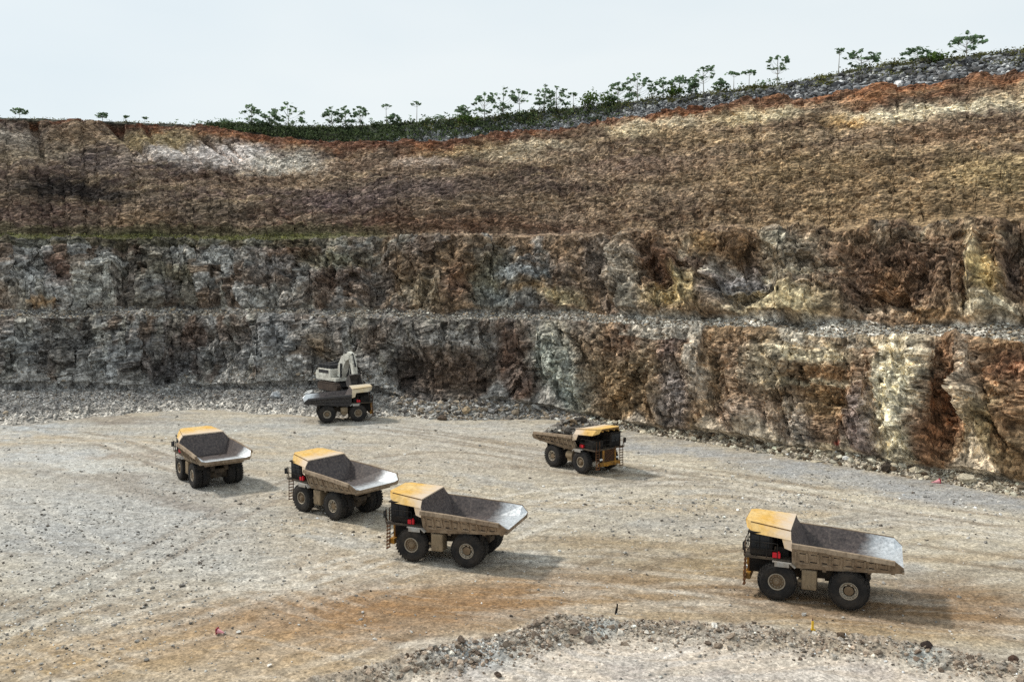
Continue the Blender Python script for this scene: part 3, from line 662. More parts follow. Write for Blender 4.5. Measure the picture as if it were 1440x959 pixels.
bd, bp = berm_dist(GXg, Yg)
bw = bd + .8 * fbm(GXg * .35, Yg * .35, 2, 211)
Cf = glay(Cf, (1 - smooth(-2.6, -.6, bw)) * (Yg < 60), lin(206, 192, 176), .9)
Cf = glay(Cf, (1 - smooth(-3, -1, bw)) * smooth(.02, .25, mot) * (Yg < 60), lin(178, 168, 160), .8)
Cf = glay(Cf, (1 - smooth(-3, -1, bw)) * smooth(.0, .2, st2) * (Yg < 60), lin(216, 208, 200), .7)
Cf = glay(Cf, np.exp(-((bw + .3) / 1.2) ** 2), lin(158, 143, 127), .75)
Cf = gblob(Cf, 660, 935, 60, 16, lin(178, 182, 182), .85); Cf = gblob(Cf, 832, 899, 22, 9, lin(188, 192, 188), .85); Cf = gblob(Cf, 1290, 940, 24, 10, lin(186, 188, 182), .85); Cf = gblob(Cf, 1405, 944, 16, 8, lin(168, 172, 170), .7)
Cf = glay(Cf, np.exp(-((bd - 1.5) / .35) ** 2) * smooth(.0, .2, mot + gra), lin(176, 150, 84), .6)
Cf = glay(Cf, smooth(.0, .3, st2), lin(150, 140, 124), .25); Cf = glay(Cf, smooth(.1, .3, -st2), lin(200, 194, 182), .25)
Cf = np.clip(Cf * (.9 + .35 * gra[..., None]) * .92, .02, .8)
gm = Cf.mean(-1, keepdims=True); Cf = gm + (Cf - gm) * .95
m_gnd = rock_mat('pit_floor_gravel', speck=((.28, .74), (.47, 1.0), (.75, 1.22)), s1=.9, s2=6.0, s3=None, bump=.08, bscale=5.0, blocks=((5.5, .72, 1.25),))
go = link('ground', np_mesh('ground', np.stack([GXg, Yg, zg], -1).reshape(-1, 3), [grid_faces(len(GDv), NC)], m_gnd, Cf.reshape(-1, 3), smooth_shade=True))
tag(go, 'dusty gravel pit floor crossed by tyre tracks', kind='structure')
def floor_z(X, Y):
    X = np.atleast_1d(np.asarray(X, float)); Y = np.atleast_1d(np.asarray(Y, float))
    return floor_height(X, Y, False)
# ------------------------------------------------------------------ mesh builder for machines
class MB:
    def __init__(s): s.bm = bmesh.new(); s.mi = 0
    def mat(s, i): s.mi = i; return s
    def _f(s, vs):
        try:
            f = s.bm.faces.new(vs); f.material_index = s.mi; return f
        except ValueError: return None
    def hexa(s, p):         # 8 points: bottom ring 0-3, top ring 4-7
        v = [s.bm.verts.new(q) for q in p]
        for q in ((3, 2, 1, 0), (4, 5, 6, 7), (0, 1, 5, 4), (1, 2, 6, 5), (2, 3, 7, 6), (3, 0, 4, 7)): s._f([v[i] for i in q])
        return s
    def box(s, x0, x1, y0, y1, z0, z1, bev=0.0):
        if bev > 0:
            t = MB(); t.box(x0, x1, y0, y1, z0, z1)
            bmesh.ops.bevel(t.bm, geom=list(t.bm.edges), offset=bev, segments=2, affect='EDGES', profile=.6)
            m = {v: s.bm.verts.new(v.co) for v in t.bm.verts}
            for f in t.bm.faces: s._f([m[v] for v in f.verts])
            t.bm.free(); return s
        return s.hexa([(x0, y0, z0), (x1, y0, z0), (x1, y1, z0), (x0, y1, z0), (x0, y0, z1), (x1, y0, z1), (x1, y1, z1), (x0, y1, z1)])
    def prism(s, prof, y0, y1, axis='y'):   # closed profile extruded
        def P(a, b, t):
            return (a, t, b) if axis == 'y' else ((t, a, b) if axis == 'x' else (a, b, t))
        A = [s.bm.verts.new(P(a, b, y0)) for a, b in prof]; B = [s.bm.verts.new(P(a, b, y1)) for a, b in prof]
        n = len(prof)
        s._f(A[::-1]); s._f(B)
        for i in range(n): s._f([A[i], A[(i + 1) % n], B[(i + 1) % n], B[i]])
        return s
    def tube(s, p0, p1, r0, r1=None, n=10):
        r1 = r0 if r1 is None else r1
        p0 = Vector(p0); p1 = Vector(p1); d = (p1 - p0).normalized()
        a = d.orthogonal().normalized(); b = d.cross(a)
        A = []; B = []
        for i in range(n):
            t = 2 * math.pi * i / n; q = a * math.cos(t) + b * math.sin(t)
            A.append(s.bm.verts.new(p0 + q * r0)); B.append(s.bm.verts.new(p1 + q * r1))
        s._f(A[::-1]); s._f(B)
        for i in range(n): s._f([A[i], A[(i + 1) % n], B[(i + 1) % n], B[i]])
        return s
    def lathe_y(s, prof, n=40, closed=False):   # (y, r) profile about the Y axis
        rings = []
        for y, r in prof:
            rings.append([s.bm.verts.new((r * math.cos(2 * math.pi * i / n), y, r * math.sin(2 * math.pi * i / n))) for i in range(n)])
        for k in range(len(rings) if closed else len(rings) - 1):
            A = rings[k]; B = rings[(k + 1) % len(rings)]
            for i in range(n): s._f([A[i], B[i], B[(i + 1) % n], A[(i + 1) % n]])
        return rings
    def plate(s, pts, th):     # flat polygon with thickness along its normal
        P = [Vector(p) for p in pts]
        nrm = (P[1] - P[0]).cross(P[2] - P[0]).normalized() * th
        A = [s.bm.verts.new(p) for p in P]; B = [s.bm.verts.new(p - nrm) for p in P]
        s._f(A); s._f(B[::-1]); n = len(P)
        for i in range(n): s._f([A[i], B[i], B[(i + 1) % n], A[(i + 1) % n]])
        return s
    def build(s, name, mats, parent=None, smooth=False):
        bmesh.ops.recalc_face_normals(s.bm, faces=s.bm.faces)
        me = bpy.data.meshes.new(name); s.bm.to_mesh(me); s.bm.free()
        for m in (mats if isinstance(mats, (list, tuple)) else [mats]): me.materials.append(m)
        if smooth:
            me.polygons.foreach_set('use_smooth', np.ones(len(me.polygons), bool)); 
        return link(name, me, parent)

# ------------------------------------------------------------------ materials of the machines
m_yel = paint_mat('yellow_paint_dusty', lin(216, 166, 74), dust=lin(224, 198, 148), amount=.55, rough=.7, scale=.5, dark=.7)
m_yel_low = paint_mat('yellow_paint_grimy', lin(196, 140, 50), dust=lin(90, 72, 52), amount=.6, rough=.6)
m_side = paint_mat('dusty_steel_sides', lin(120, 102, 84), dust=lin(172, 154, 132), amount=.5, rough=.85, scale=.8, dark=.55)
m_side_dark = paint_mat('dark_charcoal_sides', lin(66, 64, 66), dust=lin(84, 80, 76), amount=.35, rough=.8, scale=.8)
m_frame = paint_mat('chassis_dark_steel', lin(60, 55, 50), dust=lin(108, 92, 74), amount=.4, rough=.8)
m_tank = paint_mat('tank_dusty', lin(124, 108, 88), dust=lin(150, 132, 106), amount=.5, rough=.8)
m_black = paint_mat('black_machinery', lin(24, 23, 23), dust=lin(70, 62, 54), amount=.3, rough=.8)
m_rim = paint_mat('rim_tan_steel', lin(108, 90, 70), dust=lin(138, 120, 98), amount=.5, rough=.8)
m_ring = paint_mat('rim_ring_grey', lin(164, 156, 142), dust=lin(140, 124, 104), amount=.5, rough=.8)
m_tyre = paint_mat('tyre_rubber', lin(38, 37, 37), dust=lin(84, 76, 68), amount=.28, rough=.95)
m_fend = paint_mat('pale_grey_deck', lin(176, 176, 174), dust=lin(140, 126, 108), amount=.5, rough=.8)
m_red = paint_mat('red_enamel', lin(206, 34, 48), dust=lin(140, 60, 50), amount=.2, rough=.5)
m_brown = paint_mat('radiator_rust_brown', lin(104, 70, 44), dust=lin(70, 52, 38), amount=.4, rough=.85)
m_lens, nt_, b_ = new_mat('lamp_glass'); b_.inputs['Base Color'].default_value = (.75, .75, .72, 1); b_.inputs['Roughness'].default_value = .2
m_glass, nt_, b_ = new_mat('dark_cab_glass'); b_.inputs['Base Color'].default_value = (.02, .022, .025, 1); b_.inputs['Roughness'].default_value = .12
m_mirror, nt_, b_ = new_mat('mirror_glass'); b_.inputs['Base Color'].default_value = (.5, .52, .55, 1); b_.inputs['Roughness'].default_value = .15; b_.inputs['Metallic'].default_value = .9
# canopy paint: dust lies thick on the rear half where loading spills over, the front stays yellow
def canopy_mat(name, c, d, lo, hi):
    m = paint_mat(name, c, dust=d, amount=.35, rough=.7, scale=.7, dark=.68); nt = m.node_tree; b = nt.nodes['Principled BSDF']
    src = b.inputs['Base Color'].links[0].from_socket
    tc = N(nt, 'ShaderNodeTexCoord').outputs['Object']; sx = N(nt, 'ShaderNodeSeparateXYZ'); nt.links.new(tc, sx.inputs[0])
    oi = N(nt, 'ShaderNodeObjectInfo'); av = N(nt, 'ShaderNodeVectorMath', operation='ADD'); nt.links.new(tc, av.inputs[0]); 
    om = N(nt, 'ShaderNodeMath', operation='MULTIPLY'); nt.links.new(oi.outputs['Random'], om.inputs[0]); om.inputs[1].default_value = 23; nt.links.new(om.outputs[0], av.inputs[1])
    n1 = noise_node(nt, av.outputs[0], 1.1, 6, .7)
    ma = N(nt, 'ShaderNodeMath', operation='MULTIPLY_ADD'); nt.links.new(n1.outputs['Fac'], ma.inputs[0]); ma.inputs[1].default_value = -3.2; nt.links.new(sx.outputs['X'], ma.inputs[2])
    mr = N(nt, 'ShaderNodeMapRange'); mr.inputs['From Min'].default_value = hi; mr.inputs['From Max'].default_value = lo; mr.inputs['To Max'].default_value = .85; nt.links.new(ma.outputs[0], mr.inputs['Value'])
    nt.links.new(mixc(nt, src, lin(206, 190, 174), mr.outputs['Result']), b.inputs['Base Color'])
    return m
m_canopy = canopy_mat('yellow_canopy_dusty', lin(216, 170, 86), lin(226, 204, 156), -.1, 1.5)
m_lip = paint_mat('worn_brown_edge', lin(104, 76, 44), dust=lin(150, 118, 74), amount=.4, rough=.8)
# bed plates: scoured bright towards the tail where the load slides out, caked with dark dirt towards the front
def liner_mat():
    m, nt, b = new_mat('bed_liner_steel')
    tc = N(nt, 'ShaderNodeTexCoord').outputs['Object']
    sx = N(nt, 'ShaderNodeSeparateXYZ'); nt.links.new(tc, sx.inputs[0])
    n1 = noise_node(nt, tc, .9, 5, .65)
    ma = N(nt, 'ShaderNodeMath', operation='MULTIPLY_ADD'); nt.links.new(n1.outputs['Fac'], ma.inputs[0]); ma.inputs[1].default_value = 2.6
    nt.links.new(sx.outputs['X'], ma.inputs[2])
    mr = N(nt, 'ShaderNodeMapRange'); mr.inputs['From Min'].default_value = -3.3; mr.inputs['From Max'].default_value = -1.7
    nt.links.new(ma.outputs[0], mr.inputs['Value'])
    n2 = noise_node(nt, tc, 5, 4, .65)
    dk = ramp(nt, n2.outputs['Fac'], [(.3, lin(54, 49, 50)), (.55, lin(86, 78, 76)), (.8, lin(122, 110, 100))])
    br = ramp(nt, n2.outputs['Fac'], [(.3, lin(156, 160, 164)), (.5, lin(196, 200, 203)), (.7, lin(226, 228, 230))])
    nt.links.new(mixc(nt, br.outputs['Color'], dk.outputs['Color'], mr.outputs['Result']), b.inputs['Base Color'])
    mm = N(nt, 'ShaderNodeMath', operation='SUBTRACT'); mm.inputs[0].default_value = 1; nt.links.new(mr.outputs['Result'], mm.inputs[1])
    m2 = N(nt, 'ShaderNodeMath', operation='MULTIPLY'); nt.links.new(mm.outputs[0], m2.inputs[0]); m2.inputs[1].default_value = .55
    nt.links.new(m2.outputs[0], b.inputs['Metallic'])
    b.inputs['Roughness'].default_value = .5
    return m
m_liner = liner_mat()

# ------------------------------------------------------------------ rigid rear-dump haul truck (x forward, +y its left)
FX, RX, TR = 2.2, -2.37, 1.29
KT = .95      # tyre size relative to the drawn profile
def tyre_mesh():
    b = MB(); hw = .36
    b.lathe_y([(-hw + .05, .60), (-hw - .02, .80), (-hw - .02, 1.06), (-hw + .04, 1.24), (-hw + .14, 1.315), (0, 1.33), (hw - .14, 1.315), (hw - .04, 1.24), (hw + .02, 1.06), (hw + .02, .80), (hw - .05, .60)], 48, closed=True)
    for i in range(30):
        for sgn in (-1, 1):
            a = 2 * math.pi * (i + (.5 if sgn > 0 else 0)) / 30
            ca, sa = math.cos(a), math.sin(a); w_ = .085
            def P(r, y, t): return (r * ca - t * sa, y, r * sa + t * ca)
            y0, y1 = sgn * .03, sgn * (hw - .01); sk = .06
            b.hexa([P(1.27, y0, -w_ + sk), P(1.27, y1, -w_), P(1.27, y1, w_), P(1.27, y0, w_ + sk), P(1.372, y0, -w_ + sk), P(1.325, y1, -w_), P(1.325, y1, w_), P(1.372, y0, w_ + sk)])
    bmesh.ops.scale(b.bm, vec=(KT, 1, KT), verts=b.bm.verts)
    return b
def rim_front():     # outward = +y
    b = MB(); b.mat(0).lathe_y([(.30, .72), (.34, .66), (.30, .60)], 32)
    b.mat(1).lathe_y([(.30, .60), (.16, .56), (.14, .36), (.22, .33), (.28, .24), (.34, .20), (.36, .10), (.36, .001)], 32)
    b.lathe_y([(-.32, .71), (-.30, .58), (.16, .56)], 32)
    b.mat(0)
    for i in range(12):
        a = 2 * math.pi * i / 12; b.tube((.47 * math.cos(a), .12, .47 * math.sin(a)), (.47 * math.cos(a), .20, .47 * math.sin(a)), .045, n=6)
    for i in range(8):
        a = 2 * math.pi * (i + .5) / 8; b.tube((.14 * math.cos(a), .34, .14 * math.sin(a)), (.14 * math.cos(a), .39, .14 * math.sin(a)), .025, n=6)
    bmesh.ops.scale(b.bm, vec=(.82, 1, .82), verts=b.bm.verts)
    return b
def rim_rear():
    b = MB(); b.mat(0).lathe_y([(.30, .72), (.35, .67), (.31, .62), (.20, .58), (.16, .44)], 32)
    b.mat(2).lathe_y([(.16, .44), (.04, .42), (.04, .38), (.20, .37)], 32)
    b.mat(1).lathe_y([(.20, .37), (.24, .36), (.25, .30), (.27, .10), (.27, .001)], 32)
    b.lathe_y([(-.32, .71), (-.30, .58), (.16, .56)], 32)
    b.mat(0)
    for i in range(8):
        a = 2 * math.pi * i / 8
        ca, sa = math.cos(a), math.sin(a)
        b.tube((.52 * ca, .17, .52 * sa), (.52 * ca, .33, .52 * sa), .075, n=6)
    bmesh.ops.scale(b.bm, vec=(.84, 1, .84), verts=b.bm.verts)
    return b
def make_truck():
    root = empty('dump_truck')
    ty = tyre_mesh().build('tyre', m_tyre); bpy.data.objects.remove(ty, do_unlink=False) if False else None
    rf = rim_front().build('rim', [m_ring, m_rim, m_black], smooth=False)
    rr = rim_rear().build('rim', [m_ring, m_rim, m_black], smooth=False)
    first = {'t': ty, 'f': rf, 'r': rr}
    used = set()
    def wheel(x, y, out, rim):
        wq = empty('wheel', (x, y, TR), 0 if out > 0 else math.pi, root)
        for key, src in (('t', ty), (rim, first[rim])):
            o = src if key not in used else src.copy()
            if key in used: COL.objects.link(o)
            used.add(key); o.parent = wq
            o.rotation_euler = (0, random.random() * 6, 0)
    for s_ in (1, -1):
        wheel(FX, s_ * 2.08, s_, 'f')
        wheel(RX, s_ * 2.14, s_, 'r'); wheel(RX, s_ * 1.34, s_, 'r')
    # chassis
    b = MB()
    for s_ in (1, -1):
        b.prism([(4.2, 1.35), (4.2, 1.85), (1.2, 2.0), (-3.6, 2.25), (-3.7, 1.75), (-1.0, 1.45), (1.2, 1.3)], s_ * .52, s_ * .88)
    for x in (3.9, 1.0, -.8, -3.4): b.box(x - .16, x + .16, -.52, .52, 1.5, 1.9)
    b.build('chassis', m_frame, root)
    b = MB(); b.tube((RX, -1.0, TR), (RX, 1.0, TR), .55, n=18); b.tube((RX, -1.75, TR), (RX, 1.75, TR), .42, n=16); b.box(RX - .2, RX + 1.6, -.3, .3, 1.1, 1.5); b.tube((RX - .55, 0, TR), (RX + .5, 0, TR), .5, .3, 14)
    for s_ in (1, -1): b.tube((RX - .5, s_ * .85, TR - .1), (RX - .9, s_ * .75, 2.15), .17, n=10)
    b.build('rear_axle', m_frame, root)
    b = MB(); b.tube((FX, -1.72, TR), (FX, 1.72, TR), .24, n=12)
    for s_ in (1, -1): b.tube((FX, s_ * 1.35, TR), (FX - .1, s_ * 1.15, 2.5), .22, n=12)
    b.build('front_axle', m_frame, root)
    for s_ in (1, -1):
        b = MB(); b.tube((-.2, s_ * .98, 1.55), (-1.0, s_ * .98, 2.75), .16, n=12); b.build('hoist_cylinder', m_frame, root)
    # tanks between the wheels
    b = MB(); b.box(-.35, .62, 1.25, 2.25, .95, 2.3, .12); b.tube((.1, 2.2, 1.2), (.1, 2.3, 1.2), .10, n=10); b.box(.62, .85, 1.5, 2.1, 1.4, 1.55)
    b.build('fuel_tank', m_tank, root)
    b = MB(); b.tube((-.35, -1.75, 1.7), (.65, -1.75, 1.7), .5, n=20); b.box(-.2, .5, -2.1, -1.4, 1.05, 1.45, .05)
    b.build('hydraulic_tank', m_tank, root)
    # deck, front end
    b = MB(); b.box(1.35, 4.35, -2.35, 2.35, 2.74, 2.86); b.box(1.3, 1.42, -2.2, 2.2, 2.2, 2.8)
    b.build('deck', m_frame, root)
    for s_ in (1, -1):
        b = MB(); b.prism([(2.5, 2.66), (1.35, 2.62), (1.05, 2.38), (.98, 2.44), (1.28, 2.70), (2.5, 2.735)], s_ * 1.72, s_ * 2.52)
        b.box(1.4, 2.35, s_ * 2.53 - .03, s_ * 2.53 + .03, 2.40, 2.69)
        b.build('fender', m_fend, root)
    b = MB(); b.box(2.6, 4.15, -1.0, 1.0, 1.45, 2.72, .05); b.box(1.3, 2.6, -.75, .75, 1.5, 2.5)
    b.build('engine_housing', m_black, root)
    b = MB(); b.box(4.16, 4.26, -1.0, 1.0, 1.35, 2.7)
    b.mat(1)
    for i in range(9): z = 1.45 + i * .14; b.box(4.255, 4.30, -.86, .86, z, z + .05)
    for y in (-.92, .92): b.mat(2); b.box(4.25, 4.36, y - .09, y + .09, 1.3, 2.74)
    b.mat(0); b.tube((4.32, -1.0, 1.3), (4.4, 1.0, 2.75), .035, n=6); b.tube((4.32, -1.0, 1.6), (4.4, 1.0, 3.0), .03, n=6)
    b.build('radiator_grille', [m_brown, m_black, m_yel_low], root)
    b = MB(); b.prism([(4.05, .95), (4.5, 1.0), (4.55, 1.3), (4.3, 1.38), (4.05, 1.35)], -1.55, 1.55)
    b.box(4.5, 4.66, .5, .7, 1.0, 1.22); b.box(4.5, 4.66, -.7, -.5, 1.0, 1.22)
    b.build('bumper', m_yel_low, root)
    for s_ in (1, -1):
        for yy in (1.2, 1.42):
            b = MB(); b.tube((4.28, s_ * yy, 1.75), (4.38, s_ * yy, 1.75), .10, n=12); b.build('headlight', m_lens, root)
        b = MB()
        for x in (4.35, 4.75):
            pass
        for yy in (1.62, 2.12):
            b.tube((4.40, s_ * yy, .7), (4.34, s_ * yy, 2.8), .04, n=6); b.tube((4.42, s_ * yy, 2.8), (4.40, s_ * yy, 3.8), .03, n=6)
        for k in range(8):
            t = k / 7; x = 4.40 - .06 * t; b.box(x - .09, x + .09, s_ * 1.62 if s_ > 0 else -2.12, 2.12 if s_ > 0 else s_ * 1.62, .72 + 2.0 * t, .77 + 2.0 * t)
        b.build('ladder', m_brown, root)
        b = MB()
        pts = [(4.38, s_ * 2.3), (3.6, s_ * 2.32), (2.9, s_ * 2.32), (2.2, s_ * 2.32)]
        for x, y in pts: b.tube((x, y, 2.86), (x, y, 3.9), .03, n=6)
        for z in (3.4, 3.88):
            for (p, q_) in zip(pts[:-1], pts[1:]): b.tube((*p, z), (*q_, z), .028, n=6)
        b.build('handrail', m_black, root)
        b = MB(); b.tube((4.3, s_ * 2.1, 2.9), (4.42, s_ * 2.3, 3.5), .035, n=6)
        b.box(4.38, 4.48, s_ * 2.36 - .17, s_ * 2.36 + .17, 3.25, 3.8, .03)
        b.mat(1); b.box(4.372, 4.379, s_ * 2.36 - .14, s_ * 2.36 + .14, 3.3, 3.76)
        b.build('mirror', [m_black, m_mirror], root)
    b = MB()
    pts = [(4.40, y) for y in (-1.55, -.8, 0, .8, 1.55)]
    for x, y in pts: b.tube((x, y, 2.86), (x, y, 3.85), .03, n=6)
    for z in (3.35, 3.84):
        for (p, q_) in zip(pts[:-1], pts[1:]): b.tube((*p, z), (*q_, z), .028, n=6)
    b.build('front_rail', m_black, root)
    # cab
    cb = MB(); cb.box(2.55, 4.05, .45, 2.1, 2.9, 4.45, .08); cb.box(2.45, 4.2, .38, 2.16, 4.40, 4.52, .03)
    cab = cb.build('cab', m_black, root)
    b = MB(); b.box(4.05, 4.075, .6, 1.95, 3.45, 4.3); b.box(2.75, 3.35, 2.10, 2.125, 3.4, 4.3); b.box(3.42, 3.95, 2.10, 2.125, 3.4, 4.3); b.box(2.527, 2.548, .6, 1.95, 3.5, 4.3)
    b.build('window', m_glass, cab)
    b = MB(); b.box(2.6, 3.9, -2.1, -.5, 2.86, 3.75, .06); b.box(1.5, 2.4, -1.9, 1.7, 2.86, 3.5, .06)
    for i in range(2): b.tube((2.2, -1.2 + i * 1.5, 3.5), (2.2, -1.2 + i * 1.5, 4.15), .22, n=14)
    b.build('air_cleaner', m_black, root)
    for s_ in (1, -1):
        b = MB(); b.box(2.0, 2.52, s_ * 2.2 - .12, s_ * 2.2 + .12, 2.9, 3.24, .04); b.tube((2.12, s_ * 2.2, 3.2), (2.12, s_ * 2.2, 3.34), .07, n=8)
        b.build('fire_suppression_bottle', m_red, root)
    # dump body
    st = [(1.25, 2.62, 2.05, 4.12, 2.66), (-1.0, 2.72, 2.12, 4.02, 2.70), (-3.4, 2.92, 2.22, 3.86, 2.74), (-5.1, 3.08, 2.30, 3.72, 2.76), (-5.62, 3.16, 2.33, 3.28, 2.52)]
    b = MB(); rings = []
    for x, zf, hf, zr, hr in st:
        sec = [(-hr - .12, zr), (-hf - .10, zf - .28), (hf + .10, zf - .28), (hr + .12, zr), (hr - .02, zr), (hf - .25, zf), (-hf + .25, zf), (-hr + .02, zr)]
        rings.append([b.bm.verts.new((x, y, z)) for y, z in sec])
    for A, B in zip(rings[:-1], rings[1:]):
        for i in range(8):
            b.mi = 1 if i in (4, 5, 6) else 0
            b._f([A[i], A[(i + 1) % 8], B[(i + 1) % 8], B[i]])
    b.mi = 0; b._f(rings[0][::-1]); 
    R_ = rings[-1]; b._f([R_[0], R_[1], R_[6], R_[7]]); b._f([R_[1], R_[2], R_[5], R_[6]]); b._f([R_[2], R_[3], R_[4], R_[5]])
    # front slope of the bed
    b.mi = 1
    b.hexa([(.35, -1.9, 2.66), (.35, 1.9, 2.66), (1.24, 2.62, 4.12), (1.24, -2.62, 4.12), (.25, -1.9, 2.70), (.25, 1.9, 2.70), (1.12, 2.62, 4.14), (1.12, -2.62, 4.14)])
    b.hexa([(1.12, -2.62, 4.13), (1.12, 2.62, 4.13), (1.24, 2.62, 4.12), (1.24, -2.62, 4.12), (1.42, -2.15, 4.78), (1.42, 2.15, 4.78), (1.54, 2.15, 4.76), (1.54, -2.15, 4.76)])
    b.mi = 0
    for s_ in (1, -1):                    # top rail, crease and stiffeners outside
        for (A, B) in zip(st[:-2], st[1:-1]):
            (xa, fa, ha, za, ra), (xb, fb, hb, zb, rb) = A, B
            b.hexa([(xa, s_ * (ra + .02), za - .30), (xb, s_ * (rb + .02), zb - .26), (xb, s_ * (rb + .24), zb - .22), (xa, s_ * (ra + .26), za - .26),
                    (xa, s_ * (ra + .0), za + .05), (xb, s_ * (rb + .0), zb + .05), (xb, s_ * (rb + .19), zb + .03), (xa, s_ * (ra + .21), za + .03)])
        for k in range(9):
            x = 1.0 - k * .72
            zf, hf, zr, hr = [np.interp(-x, [-q[0] for q in st], [q[j] for q in st]) for j in (1, 2, 3, 4)]
            u0, u1 = .30, .72
            yb = hf + (hr - hf) * u0 + .10; yt = hf + (hr - hf) * u1 + .12
            zb_ = zf - .28 + (zr - zf + .28) * u0; zt_ = zf - .28 + (zr - zf + .28) * u1
            b.hexa([(x - .06, s_ * (yb - .02), zb_), (x + .06, s_ * (yb - .02), zb_), (x + .06, s_ * (yb + .10), zb_), (x - .06, s_ * (yb + .10), zb_),
                    (x - .06, s_ * (yt - .02), zt_), (x + .06, s_ * (yt - .02), zt_), (x + .06, s_ * (yt + .10), zt_), (x - .06, s_ * (yt + .10), zt_)])
        for k in range(4):
            x = .7 - k * 1.35; x2 = x - .62
            zf, hf, zr, hr = [np.interp(-x, [-q[0] for q in st], [q[j] for q in st]) for j in (1, 2, 3, 4)]
            u = .22; y = hf + (hr - hf) * u + .10; z = zf - .28 + (zr - zf + .28) * u
            b.box(x2, x, min(s_ * (y - .02), s_ * (y + .08)), max(s_ * (y - .02), s_ * (y + .08)), z - .05, z + .05)
    b.mi = 2  # thin black boxes painting in the shade of slots under the ribs
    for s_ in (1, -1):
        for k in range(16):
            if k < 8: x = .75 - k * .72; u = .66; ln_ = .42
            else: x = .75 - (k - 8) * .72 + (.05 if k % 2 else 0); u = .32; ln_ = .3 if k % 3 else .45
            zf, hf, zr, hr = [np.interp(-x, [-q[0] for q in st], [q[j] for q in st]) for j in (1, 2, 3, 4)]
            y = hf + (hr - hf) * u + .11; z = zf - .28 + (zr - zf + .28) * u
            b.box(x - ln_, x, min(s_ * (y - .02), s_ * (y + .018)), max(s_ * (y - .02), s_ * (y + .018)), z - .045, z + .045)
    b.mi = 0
    # cross beams beneath
    for x in (.6, -.8, -2.2, -3.6, -5.0):
        zf = float(np.interp(-x, [-q[0] for q in st], [q[1] for q in st])) - .28
        b.box(x - .12, x + .12, -2.0, 2.0, zf - .2, zf + .02)
    for s_ in (1, -1): b.box(-3.7, 1.0, s_ * .9 if s_ > 0 else -1.15, 1.15 if s_ > 0 else s_ * .9, 2.28, 2.55)
    b.box(-5.66, -5.52, 2.2, 2.72, 2.92, 3.06)
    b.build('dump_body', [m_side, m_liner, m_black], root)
    # canopy over the cab
    b = MB()
    zr_, zf_ = 4.80, 5.02
    top = [(1.38, 2.2, zr_), (1.38, -2.2, zr_), (4.05, -1.72, zf_), (4.42, -1.35, zf_ + .03), (4.42, 1.35, zf_ + .03), (4.05, 1.72, zf_)]
    b.plate(top[::-1], .10)
    for s_ in (1, -1):
        b.hexa([(1.30, s_ * 2.60, 4.30), (3.75, s_ * 2.14, 4.40), (3.75, s_ * 2.08, 4.40), (1.30, s_ * 2.54, 4.30), (1.36, s_ * 2.22, zr_ + .01), (4.06, s_ * 1.74, zf_ + .01), (4.04, s_ * 1.66, zf_ - .03), (1.36, s_ * 2.14, zr_ - .03)])
        b.hexa([(3.75, s_ * 2.14, 4.40), (4.3, s_ * 1.62, 4.62), (4.24, s_ * 1.60, 4.62), (3.75, s_ * 2.08, 4.40), (4.06, s_ * 1.74, zf_ + .01), (4.44, s_ * 1.36, zf_ + .04), (4.38, s_ * 1.34, zf_), (4.02, s_ * 1.68, zf_ - .03)])
        b.mi = 1
        b.hexa([(1.40, s_ * 2.22, zr_), (4.05, s_ * 1.74, zf_), (4.05, s_ * 1.68, zf_), (1.40, s_ * 2.16, zr_), (1.40, s_ * 2.22, zr_ + .08), (4.05, s_ * 1.74, zf_ + .08), (4.05, s_ * 1.68, zf_ + .08), (1.40, s_ * 2.16, zr_ + .08)])
        b.mi = 0
        b.plate([(1.24, s_ * 2.66, 4.14), (1.28, s_ * 2.58, 4.34), (1.9, s_ * 2.46, 4.3), (1.72, s_ * 2.56, 3.72), (1.24, s_ * 2.68, 3.6)], .06)
    b.mi = 1; b.box(4.38, 4.45, -1.35, 1.35, zf_ - .06, zf_ + .10); b.mi = 0
    for y in (-.9, 0, .9): b.box(1.5, 4.2, y - .06, y + .06, 4.74, 4.86)
    b.build('canopy', [m_canopy, m_lip], root)
    # mud flaps and lamps at the tail
    for s_ in (1, -1):
        b = MB(); b.box(RX - 1.05, RX - 1.0, s_ * 1.74 - .5, s_ * 1.74 + .5, 1.9, 2.62); b.build('mudguard', m_black, root)
    return root

def put_truck(root, rear_px, theta, near):
    """stand the truck so that its near rear outer tyre touches the ground at a surveyed spot"""
    p = ground_at(*rear_px)
    lx, ly = RX, near * 2.14
    c, s_ = math.cos(theta), math.sin(theta)
    x = p[0] - (c * lx - s_ * ly); y = p[1] - (s_ * lx + c * ly)
    root.location = (x, y, float(floor_z(x, y)[0]) + .0); root.rotation_euler = (0, 0, theta)
T_GROUP = 'haul trucks on the pit floor'
TRUCKS = [
 ((1193, 855), R(157.5), 1, 'large yellow and brown dump truck, empty, nearest the camera with a long shadow behind it'),
 ((658, 796), R(161.5), 1, 'empty dump truck with shining white tail plate, middle of the pit floor'),
 ((472, 730), R(141), 1, 'empty dump truck turned half away, between two other empty trucks of the diagonal row'),
 ((275, 685), R(127), 1, 'empty dump truck showing its open tail and rear wheels, leftmost on the floor'),
 ((460, 594.5), R(16), -1, 'dark charcoal dump truck being loaded right beside the white excavator'),
 ((779, 655), R(-50), -1, 'dump truck heaped with broken rock driving towards the camera'),
]
t0 = make_truck()
trucks = []
for i, (px, th, near, lab) in enumerate(TRUCKS):
    o = t0 if i == 0 else None
    trucks.append(o)
for i in range(1, len(TRUCKS)): trucks[i] = copy_tree(t0)
for o, (px, th, near, lab) in zip(trucks, TRUCKS):
    put_truck(o, px, th, near); tag(o, lab, 'dump truck', T_GROUP)
